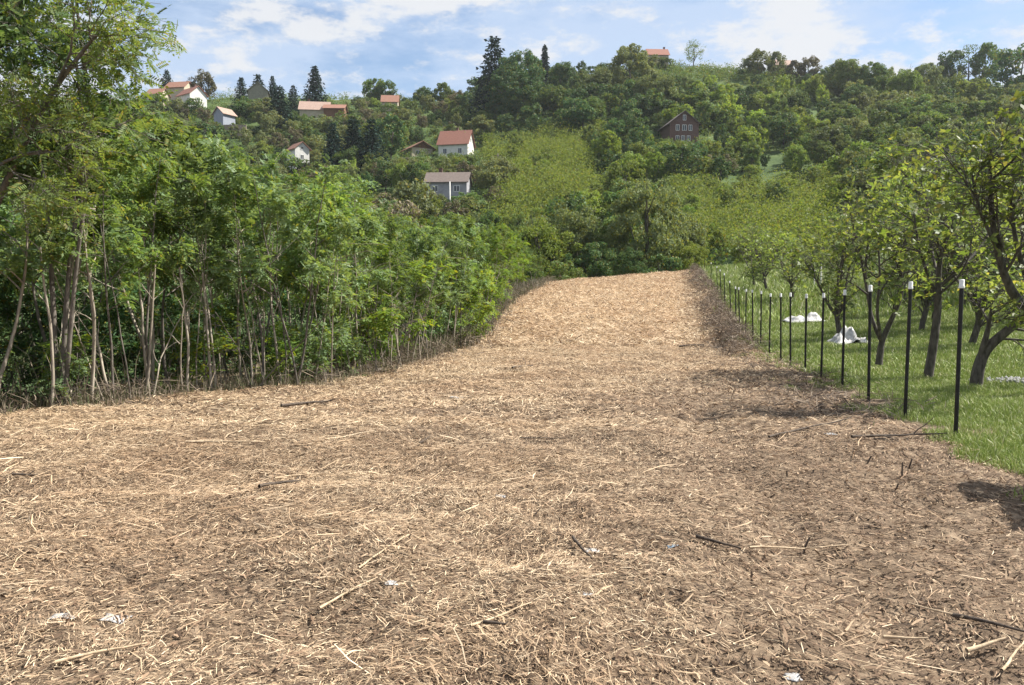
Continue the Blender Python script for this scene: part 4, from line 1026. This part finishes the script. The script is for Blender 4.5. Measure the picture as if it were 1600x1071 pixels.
while d < 306:
    s = 3.6 + d * .0125
    px = -40.
    while px < 1640:
        dd = d + rh.uniform(-.45, .45) * s; pp = px + rh.uniform(-.45, .45) * s * F / d
        px += s * F / d
        g = ground_at(pp, dd); row = proj(*g)[1]
        if row > 470: continue
        reg = region(pp, row)
        if reg == 'clear' or (reg == 'scrub' and rh.uniform() < .3): continue
        kind = ['round', 'oval', 'round', 'bush'][rh.integers(4)]
        leaf = {'dark': ['dark', 'dark', 'dark', 'mid'], 'green': ['mid', 'dark', 'mid', 'thicket_bright', 'yellow'], 'right': ['mid', 'mid', 'olive', 'dark', 'yellow'], 'left': ['olive', 'mid', 'olive', 'mid', 'dark', 'bare', 'yellow'], 'scrub': ['yellow']}[reg]
        leaf = leaf[rh.integers(len(leaf))]
        h = rh.uniform(5, 9) if kind != 'bush' else rh.uniform(2.5, 4.5)
        if reg == 'left': h *= .8
        if reg == 'green' and row < 240 and pp > 1080: h *= 1.05
        if reg == 'scrub': h = rh.uniform(1.4, 4.2); kind = 'bush' if h < 3.4 else kind; leaf = ['yellow', 'yellow', 'thicket_bright', 'mid'][rh.integers(4)]
        if 1030 < pp < 1330 and dd < 125: leaf = ['yellow', 'thicket_bright', 'yellow', 'mid'][rh.integers(4)]; h *= .7
        if reg == 'dark': h *= 1.15
        # keep below the skyline of the photograph, and do not cover the houses
        sk = np.interp(pp, SKX, SKY)
        hmax = P(pp, sk + rh.uniform(0, 14), dd).z - g.z
        h = min(h, hmax)
        wpx = h * .45 * F / dd; bad = h < 1.6
        for (a0, a1, b0, b1, kd) in KEEP:
            if dd < kd + 3 and pp + wpx > a0 and pp - wpx < a1:
                if abs(dd - kd) < 5 and a0 < pp < a1: bad = True
                lim = P(pp, b1, dd).z - g.z
                if h > lim: h = lim
                if h < 1.3 and row < b1 + 40: bad = bad or h < .9
        if bad or h < .9: continue
        sh = h < 3.6 or kind == 'bush'
        if sh and kind != 'bush': kind = 'bush'
        cand.append((h * F / dd, kind, pp, dd, h, leaf, rh.uniform(.7, 1.35)))
    d += s
cand.sort(key=lambda c: -c[0])
mass = {}
for (size, kind, pp, dd, h, leaf, wd) in cand:
        if (kind == 'bush' and nbush >= 290) or (kind != 'bush' and ntree >= 290):
            mass.setdefault(leaf, []).append((kind, ground_at(pp, dd), h, wd)); continue
        if kind == 'bush':
            nbush += 1
            hill_tree(kind, pp, dd, h=h, leaf=leaf, label=WL[leaf].replace('tree', 'bush') if leaf in WL else 'bright green bush on the far hillside', cat='bush', name='woodland_bush', group='bushes of the far hillside')
        else:
            ntree += 1
            hill_tree(kind, pp, dd, h=h, leaf=leaf, wide=wd, label=WL.get(leaf, 'bright green woodland tree on the far hillside'), cat='tree', name='woodland_tree', group='trees of the far hillside woodland')
def read_mesh(me):
    v = np.empty(len(me.vertices) * 3, np.float32); me.vertices.foreach_get('co', v)
    return v.reshape(-1, 4, 3)          # crowns are loose quads
CROWNQ = {k: [read_mesh(p[1]) for p in HT[k]] for k in ('round', 'oval', 'bush')}
WORDS = {'mid': 'mid green', 'dark': 'dark green', 'olive': 'grey olive', 'yellow': 'yellow green', 'bare': 'brownish half leafless', 'thicket_bright': 'bright green'}
for leaf, items in mass.items():
    Vs = []
    for kind, g, h, wd in items:
        q = CROWNQ[kind][rh.integers(len(CROWNQ[kind]))]
        q = q[rh.uniform(0, 1, len(q)) < .5]
        c = q.mean(1, keepdims=True); q = c + (q - c) * 1.35
        a = rh.uniform(0, 6.28); ca_, sa_ = math.cos(a), math.sin(a)
        w = np.stack([(q[..., 0] * ca_ - q[..., 1] * sa_) * h * wd + g.x, (q[..., 0] * sa_ + q[..., 1] * ca_) * h * wd + g.y, q[..., 2] * h + g.z], -1)
        Vs.append(w.reshape(-1, 3))
    V = np.concatenate(Vs)
    me = np_mesh('distant_woodland', V, np.arange(len(V)).reshape(-1, 4), M[leaf])
    tag(link('distant_woodland', me), 'distant %s woodland filling in between the hillside trees' % WORDS[leaf], 'woodland', kind='stuff')
print('woodland trees', ntree, 'bushes', nbush)

# scrub: dense low growth that nobody could count
def scrub(n, pxr, dr, keep, hr, leafsz, nl, seed):
    r = np.random.default_rng(seed)
    d = r.uniform(*dr, n); px = r.uniform(*pxr, n); x = (px - 800) / F * d
    z = T(x, d); pr, row = proj(x, d, z)
    k = keep(pr, row, d); x, d, z = x[k], d[k], z[k]; m = len(x)
    h = r.uniform(*hr, m) * (.15 + 1.7 * fbm(x / 5, d / 5, 71, 2) ** 1.3)
    pos = np.stack([x, d, z], -1)[:, None] + r.normal(0, 1, (m, nl, 3)) * (h[:, None, None] * np.array((.3, .3, .0)))
    pos[..., 2] += r.uniform(.05, 1, (m, nl)) * h[:, None]
    pos = pos.reshape(-1, 3); nr = r.normal(0, .7, pos.shape) + np.array((0, 0, .8))
    yd = r.normal(0, 1, pos.shape); yd[:, 2] += .6
    return place(LEAF_V * np.array((1.5, 1, 1)), LEAF_F, pos, yd, nr, leafsz * r.uniform(.6, 1.5, len(pos)))
inreg = lambda *names: (lambda px, row, d: np.array([region(a, b) in names and b < 460 for a, b in zip(px, row)], bool))
lay('yellow_green_scrub', 'dense yellow green young scrub covering the slopes behind the field', 'scrub', [
    scrub(5200, (760, 945), (95, 215), inreg('scrub'), (1.2, 4.4), .27, 34, 1), scrub(2600, (1040, 1300), (82, 150), inreg('scrub'), (1.0, 3.6), .22, 36, 2), scrub(300, (585, 645), (240, 275), inreg('scrub'), (1, 2), .3, 20, 3)], M['yellow'])
lay('hillside_undergrowth', 'mixed green undergrowth between the trees of the far hillside', 'undergrowth', [
    scrub(15000, (-60, 1660), (90, 305), inreg('left', 'right', 'green', 'dark'), (.8, 2.6), .33, 26, 4), scrub(900, (1040, 1330), (280, 306), inreg('left', 'right', 'green', 'dark'), (1.5, 4), .35, 30, 5)], M['mid'])

# ------------------------------------------------------------------ loose things on the field and in the orchard
def stick(name, px0, py0, px1, py1, rad, mat, label, cat='stick', lift=.03, wob=.06, twigs=2, seed=0, arch=0):
    a = ground_hit(px0, py0); b = ground_hit(px1, py1); rb = np.random.default_rng(seed)
    n = 9; t = np.linspace(0, 1, n)[:, None]
    pts = np.array(a) * (1 - t) + np.array(b) * t; L = np.linalg.norm(pts[-1] - pts[0])
    wv = rb.normal(0, wob * .3, (n, 3)) * L * .3; wv[:, 2] *= .3; pts = pts + wv
    pts[:, 2] = TG(pts[:, 0], pts[:, 1]) * .4 + pts[:, 2] * .6 + lift + rad + arch * np.sin(t[:, 0] * PI)
    c = pts.mean(0); loc = Vector((c[0], c[1], c[2] - rad - lift)); pts = pts - np.array(loc)
    bs = [[(pts, np.linspace(rad, rad * .45, n))]]
    if twigs: bs = grow(rb, bs[0], [dict(n=twigs, start=.3, ang=40, L=L * .25, seg=4, wob=.15, trop=-.02, r=rad * .6)])
    V, Fq = tubes([q for l in bs for q in l], 7)
    o = link(name, np_mesh(name, V, Fq, mat, smoothf=True)); o.location = loc; tag(o, label, cat)
    return o
M['stick_pale'] = roughmat('peeled_wood', (.3, .22, .14), (.6, .47, .32), scale=25, stretch=(1, 1, 1), bump=.3)
M['stick_dark'] = roughmat('dark_wood', (.04, .03, .024), (.12, .092, .07), scale=25, bump=.4)
STK = [(1488, 976, 1606, 1003, .011, 'stick_dark', 'thick dark stick at the right border of the field foreground', 1), (1170, 866, 1328, 862, .007, 'stick_pale', 'long thin pale stick lying level in the right foreground', 1), (1088, 850, 1158, 868, .011, 'stick_dark', 'dark curved branch at the left end of the long pale stick', 2),
       (405, 770, 470, 760, .014, 'stick_dark', 'dark broken branch lying left of centre on the straw', 2), (430, 755, 500, 748, .008, 'stick_pale', 'pale stick resting behind the dark broken branch', 1), (290, 698, 415, 699, .012, 'stick_pale', 'long pale branch at the far left of the field near the thicket', 3),
       (735, 992, 830, 955, .007, 'stick_pale', 'straight pale stick slanting in the centre foreground', 1), (755, 985, 790, 990, .01, 'stick_dark', 'short dark stick crossing under the slanting pale stick', 1), (895, 850, 925, 885, .011, 'stick_dark', 'dark bent twig beside the whitish scrap in the centre', 1),
       (655, 700, 672, 688, .008, 'stick_dark', 'small dark forked twig in the middle of the field', 1), (810, 690, 885, 692, .007, 'stick_dark', 'thin brown stick lying across the middle of the field', 1), (1505, 978, 1420, 955, .006, 'stick_pale', 'thin pale stick joined to the thick dark one at right', 0),
       (1380, 1008, 1450, 1010, .008, 'stick_pale', 'pale stick lying level near the lower right corner', 1), (1510, 1032, 1570, 1012, .011, 'stick_pale', 'stout pale stick near the lower right corner', 0), (1565, 1062, 1602, 1015, .007, 'stick_pale', 'curved pale stalk in the lower right corner', 0),
       (500, 962, 590, 915, .007, 'stick_pale', 'long pale stalk slanting in the left centre foreground', 0), (560, 900, 640, 845, .006, 'stick_pale', 'thin pale stalk pointing away in the left centre', 0), (85, 1050, 230, 1020, .008, 'stick_pale', 'long pale stalk in the lower left corner', 1),
       (800, 580, 832, 576, .022, 'stick_dark', 'short dark branch on the bright far part of the field', 1), (1060, 545, 1100, 543, .03, 'stick_dark', 'dark clump of twigs near the bank by the far fence', 4), (440, 640, 520, 632, .02, 'stick_dark', 'dark leafy branch near the thicket edge', 4),
       (1200, 690, 1330, 660, .012, 'stick_dark', 'long dark branch standing for a shadow band by the nearest fence posts', 3), (1330, 690, 1480, 684, .014, 'stick_dark', 'dark branch standing for the shadow left of the nearest fence post', 3), (20, 750, 60, 752, .01, 'stick_dark', 'dark twig at the left border of the field', 2)]  # two dark branches follow the near posts' shadow bands and stand for them
for i, (a, b, c, e, rad, mt, lab, tw) in enumerate(STK):
    stick('stick' if rad < .0105 else 'branch', a, b, c, e, rad, M[mt], lab, 'stick' if rad < .0105 else 'branch', twigs=tw, seed=700 + i)
# cut stubs sticking up near the fence
for i, (px, py, hh, tilt) in enumerate([(1348, 728, .1, .5), (1412, 748, .13, -.2), (1418, 735, .1, .15), (1392, 770, .08, .5), (1252, 868, .12, .1), (1265, 745, .06, .3), (1232, 745, .05, -.3)]):
    g = ground_hit(px, py); rb = np.random.default_rng(800 + i)
    q = branch(rb, (0, 0, -.05), (math.sin(tilt), 0, math.cos(tilt)), hh + .05, .009, .006, 5, .06, 0)
    V, Fq = tubes([q], 7); o = link('stub', np_mesh('stub', V, Fq, M['stick_dark'], smoothf=True)); o.location = g
    tag(o, 'short dark cut stem stub standing in the bare soil near the fence', 'stub', 'cut stubs in the bare soil')

# scraps of plastic
M['plastic'] = roughmat('white_film', (.28, .27, .26), (.5, .5, .5), scale=12, rough=.35, bump=.2, spec=.5)
M['plastic_blue'] = roughmat('blue_film', (.1, .16, .22), (.25, .33, .4), scale=12, rough=.4, bump=.2, spec=.5)
def crumple(name, loc, sx, sy, sz, mat, label, cat, seed, n=14, amp=.35, fold=1.0):
    rb = np.random.default_rng(seed)
    u, v = np.meshgrid(np.linspace(-1, 1, n), np.linspace(-1, 1, n)); ox = rb.uniform(0, 50)
    f = fbm(u * 1.7 + ox, v * 1.7 + ox, seed, 4); e = np.clip(1.15 - np.sqrt(u * u + v * v), 0, 1) ** .7
    edge = 1 + (fbm(np.arctan2(v, u) * 1.3 + 5, u * 0 + seed, seed + 3, 3) - .5) * .8
    X = u * sx * edge + (fbm(v * 3 + ox, u * 3, seed + 5) - .5) * sx * amp; Y = v * sy * edge + (fbm(u * 3, v * 3 + ox, seed + 6) - .5) * sy * amp
    Z = (np.abs(f - .5) * 3.2 * fold * e + .03 * rb.uniform(0, 1, u.shape)) * sz
    lx, ly = loc[0] + X, loc[1] + Y
    Z = Z + TG(lx, ly) - loc[2] + .006
    idx = np.arange(n * n).reshape(n, n); fq = np.stack([idx[:-1, :-1], idx[:-1, 1:], idx[1:, 1:], idx[1:, :-1]], -1).reshape(-1, 4)
    o = link(name, np_mesh(name, np.stack([X, Y, Z], -1), fq, mat, smoothf=False)); o.location = loc; tag(o, label, cat)
    m = o.modifiers.new('thickness', 'SOLIDIFY'); m.thickness = .002
    return o
for i, (px, py, s, mt, lab) in enumerate([(100, 968, .045, 'plastic', 'whitish plastic scrap on the straw at lower left, left one of two'), (178, 974, .05, 'plastic', 'crumpled white plastic scrap at lower left, right one of two'), (782, 778, .035, 'plastic', 'small lilac white paper scrap in the middle of the field'), (1297, 682, .05, 'plastic', 'white lump of plastic on the soil left of the nearest post'),
                                          (1050, 858, .03, 'plastic_blue', 'small bluish scrap in the centre right foreground'), (922, 862, .045, 'plastic', 'whitish crumpled scrap beside a dark bent twig'), (920, 934, .025, 'plastic', 'tiny white scrap in the lower centre'), (1238, 1066, .03, 'plastic', 'white scrap at the bottom border of the photo'), (612, 912, .03, 'plastic', 'pale scrap among straw left of centre'), (712, 622, .09, 'plastic', 'pale sheet scrap on the far middle of the field'),
                                          (592, 578, .06, 'plastic', 'small whitish piece at the thicket edge')]):
    g = ground_hit(px, py); crumple('plastic_scrap', g, s, s * .8, s * .28, M[mt], lab, 'scrap', 900 + i, n=9)
g = ground_at(1258, 29); crumple('plastic_sheet', g, .7, .5, .5, M['plastic'], 'white plastic sheeting heaped in the grass beyond the seventh fence post', 'plastic sheet', 950, n=18)
g = ground_at(1326, 21.5); crumple('plastic_sheet', g, .5, .45, .5, M['plastic'], 'crumpled white plastic sheet lying by the whitened tree trunk', 'plastic sheet', 951, n=18)
# pale rubble patch in the grass
Vs = []; Fs = []; o_ = 0
ico = np.array([(0, 0, 1), (.9, 0, .2), (.3, .85, .2), (-.7, .5, .2), (-.7, -.5, .2), (.3, -.85, .2), (.7, .5, -.4), (-.3, .85, -.4), (-.9, 0, -.4), (-.3, -.85, -.4), (.7, -.5, -.4), (0, 0, -1)], float)
icf = [(0, 1, 2), (0, 2, 3), (0, 3, 4), (0, 4, 5), (0, 5, 1), (1, 6, 2), (2, 6, 7), (2, 7, 3), (3, 7, 8), (3, 8, 4), (4, 8, 9), (4, 9, 5), (5, 9, 10), (5, 10, 1), (1, 10, 6), (11, 7, 6), (11, 8, 7), (11, 9, 8), (11, 10, 9), (11, 6, 10)]
gb = ground_hit(1588, 600)
for i in range(260):
    x = gb.x + .2 + r.normal(0, .38); y = gb.y + r.normal(0, .22); s = r.uniform(.012, .04)
    v = ico * s * r.uniform(.6, 1.3, 3) + np.array((x, y, float(TG(x, y)) + s * .5 + .03)); Vs.append(v); Fs.append(np.array(icf) + o_); o_ += 12
M['gravel'] = litter_mat('pale_stone', [(0, (.16, .16, .16)), (1, (.38, .38, .38))], rough=.9)
o = link('gravel', np_mesh('gravel', np.concatenate(Vs), np.concatenate(Fs), M['gravel'])); tag(o, 'patch of pale crushed stone in the grass at the right border', 'gravel', kind='stuff')
# thin white stakes in the orchard
for i, (px, d, h, lab) in enumerate([(1282, 40, 1.5, 'tall thin pale stake in the grass far behind the fence'), (1272, 43, 1.0, 'shorter pale stake left of the tall thin one')]):
    g = ground_at(px, d); V, Fq = lathe([(.03, -.2), (.028, h), (.001, h + .02)], 8)
    o = link('stake', np_mesh('stake', V, Fq, M['wall_white'], smoothf=True)); o.location = g; tag(o, lab, 'stake')
# tree added outside the frame so its crown casts shade at the right border
sun_az, sun_el = math.radians(12), math.radians(48)
SD = Vector((math.cos(sun_el) * math.cos(sun_az), math.cos(sun_el) * math.sin(sun_az), math.sin(sun_el)))
tgt = ground_hit(1745, 806)
b = tgt + SD * (2.1 / SD.z)
CASTER = protos('shade_caster_tree', [clump_tree(640, 60, 160, .2, .62, rndsh, .05, .09, .8)], M['bark_dark'], M['orchard'])
plant('shade_caster_tree', CASTER[0], (b.x, b.y, float(TG(b.x, b.y))), 1.0, 2.6, 'unseen round headed tree added outside the right border to shade the ground', 'tree')

# ------------------------------------------------------------------ light, sky, camera
sun = bpy.data.lights.new('sun', 'SUN'); sun.energy = 5.0; sun.angle = math.radians(.53); sun.color = (1, .95, .86)
so = bpy.data.objects.new('sun', sun); COL.objects.link(so)
so.rotation_euler = SD.to_track_quat('Z', 'Y').to_euler()

W = bpy.data.worlds.new('World'); S.world = W; W.use_nodes = True
nt = W.node_tree; nt.nodes.clear(); L = nt.links.new
out = N(nt, 'ShaderNodeOutputWorld'); bg = N(nt, 'ShaderNodeBackground'); bg.inputs['Strength'].default_value = .07
sk = N(nt, 'ShaderNodeTexSky'); sk.sky_type = 'NISHITA'; sk.sun_disc = False
sk.sun_elevation = sun_el; sk.sun_rotation = math.pi / 2 - sun_az; sk.air_density = 1.0; sk.dust_density = .6; sk.ozone_density = 2.0
tc = N(nt, 'ShaderNodeTexCoord')
def cloud(scale, stretch, lo, hi, det=9, rough=.62, off=(0, 0, 0)):
    mp = N(nt, 'ShaderNodeMapping'); mp.inputs['Scale'].default_value = stretch; mp.inputs['Location'].default_value = off
    L(tc.outputs['Generated'], mp.inputs[0])
    n = N(nt, 'ShaderNodeTexNoise'); n.inputs['Scale'].default_value = scale; n.inputs['Detail'].default_value = det; n.inputs['Roughness'].default_value = rough
    n.inputs['Distortion'].default_value = 0
    L(mp.outputs[0], n.inputs[0])
    mr = N(nt, 'ShaderNodeMapRange'); mr.interpolation_type = 'SMOOTHSTEP'; mr.inputs[1].default_value = lo; mr.inputs[2].default_value = hi
    L(n.outputs['Fac'], mr.inputs[0]); return mr
c1 = cloud(4.2, (1, 1, 3.2), .3, .56, off=(3.1, 1.2, .4))
c2 = cloud(9, (1, 1, 2.3), .44, .57, off=(.3, 5.2, 2.4))
veil = N(nt, 'ShaderNodeMix', data_type='RGBA'); veil.inputs[7].default_value = (3.7, 4.5, 5.8, 1)
vm = N(nt, 'ShaderNodeMath', operation='MULTIPLY'); vm.inputs[1].default_value = .85; L(c1.outputs[0], vm.inputs[0])
L(vm.outputs[0], veil.inputs[0]); L(sk.outputs[0], veil.inputs[6])
puff = N(nt, 'ShaderNodeMix', data_type='RGBA'); puff.inputs[7].default_value = (5.2, 5.3, 5.5, 1)
pm = N(nt, 'ShaderNodeMath', operation='MULTIPLY'); pm.inputs[0].default_value = .95; L(c2.outputs[0], pm.inputs[1])
L(pm.outputs[0], puff.inputs[0]); L(veil.outputs[2], puff.inputs[6])
L(puff.outputs[2], bg.inputs[0]); L(bg.outputs[0], out.inputs[0])

hv, hf = boxv(-640, 640, -58, 690, float(GZ.min()) - 1, 130)
hm, nt = newmat('air')
ho = N(nt, 'ShaderNodeOutputMaterial'); pv_ = N(nt, 'ShaderNodeVolumePrincipled'); pv_.inputs['Density'].default_value = .00011; pv_.inputs['Color'].default_value = (.86, .92, 1, 1); pv_.inputs['Anisotropy'].default_value = .2
nt.links.new(pv_.outputs[0], ho.inputs['Volume'])
tag(link('haze', py_mesh('haze', hv, hf, hm)), 'thin bluish air haze over the valley', 'haze', kind='stuff')
S.cycles.volume_bounces = 0

cam = bpy.data.cameras.new('camera'); cam.sensor_width = 36; cam.lens = 36 * F / 1600; cam.clip_end = 3000; cam.clip_start = .05
co = bpy.data.objects.new('camera', cam); COL.objects.link(co); co.location = (0, 0, CAMZ); co.rotation_euler = (math.pi / 2 - TH, 0, 0)
S.camera = co
S.view_settings.view_transform = 'Standard'; S.view_settings.look = 'None'; S.view_settings.exposure = 1.22; S.view_settings.gamma = 1
S.cycles.max_bounces = 6; S.cycles.transmission_bounces = 4; S.cycles.diffuse_bounces = 3; S.cycles.glossy_bounces = 2
S.cycles.use_denoising = True
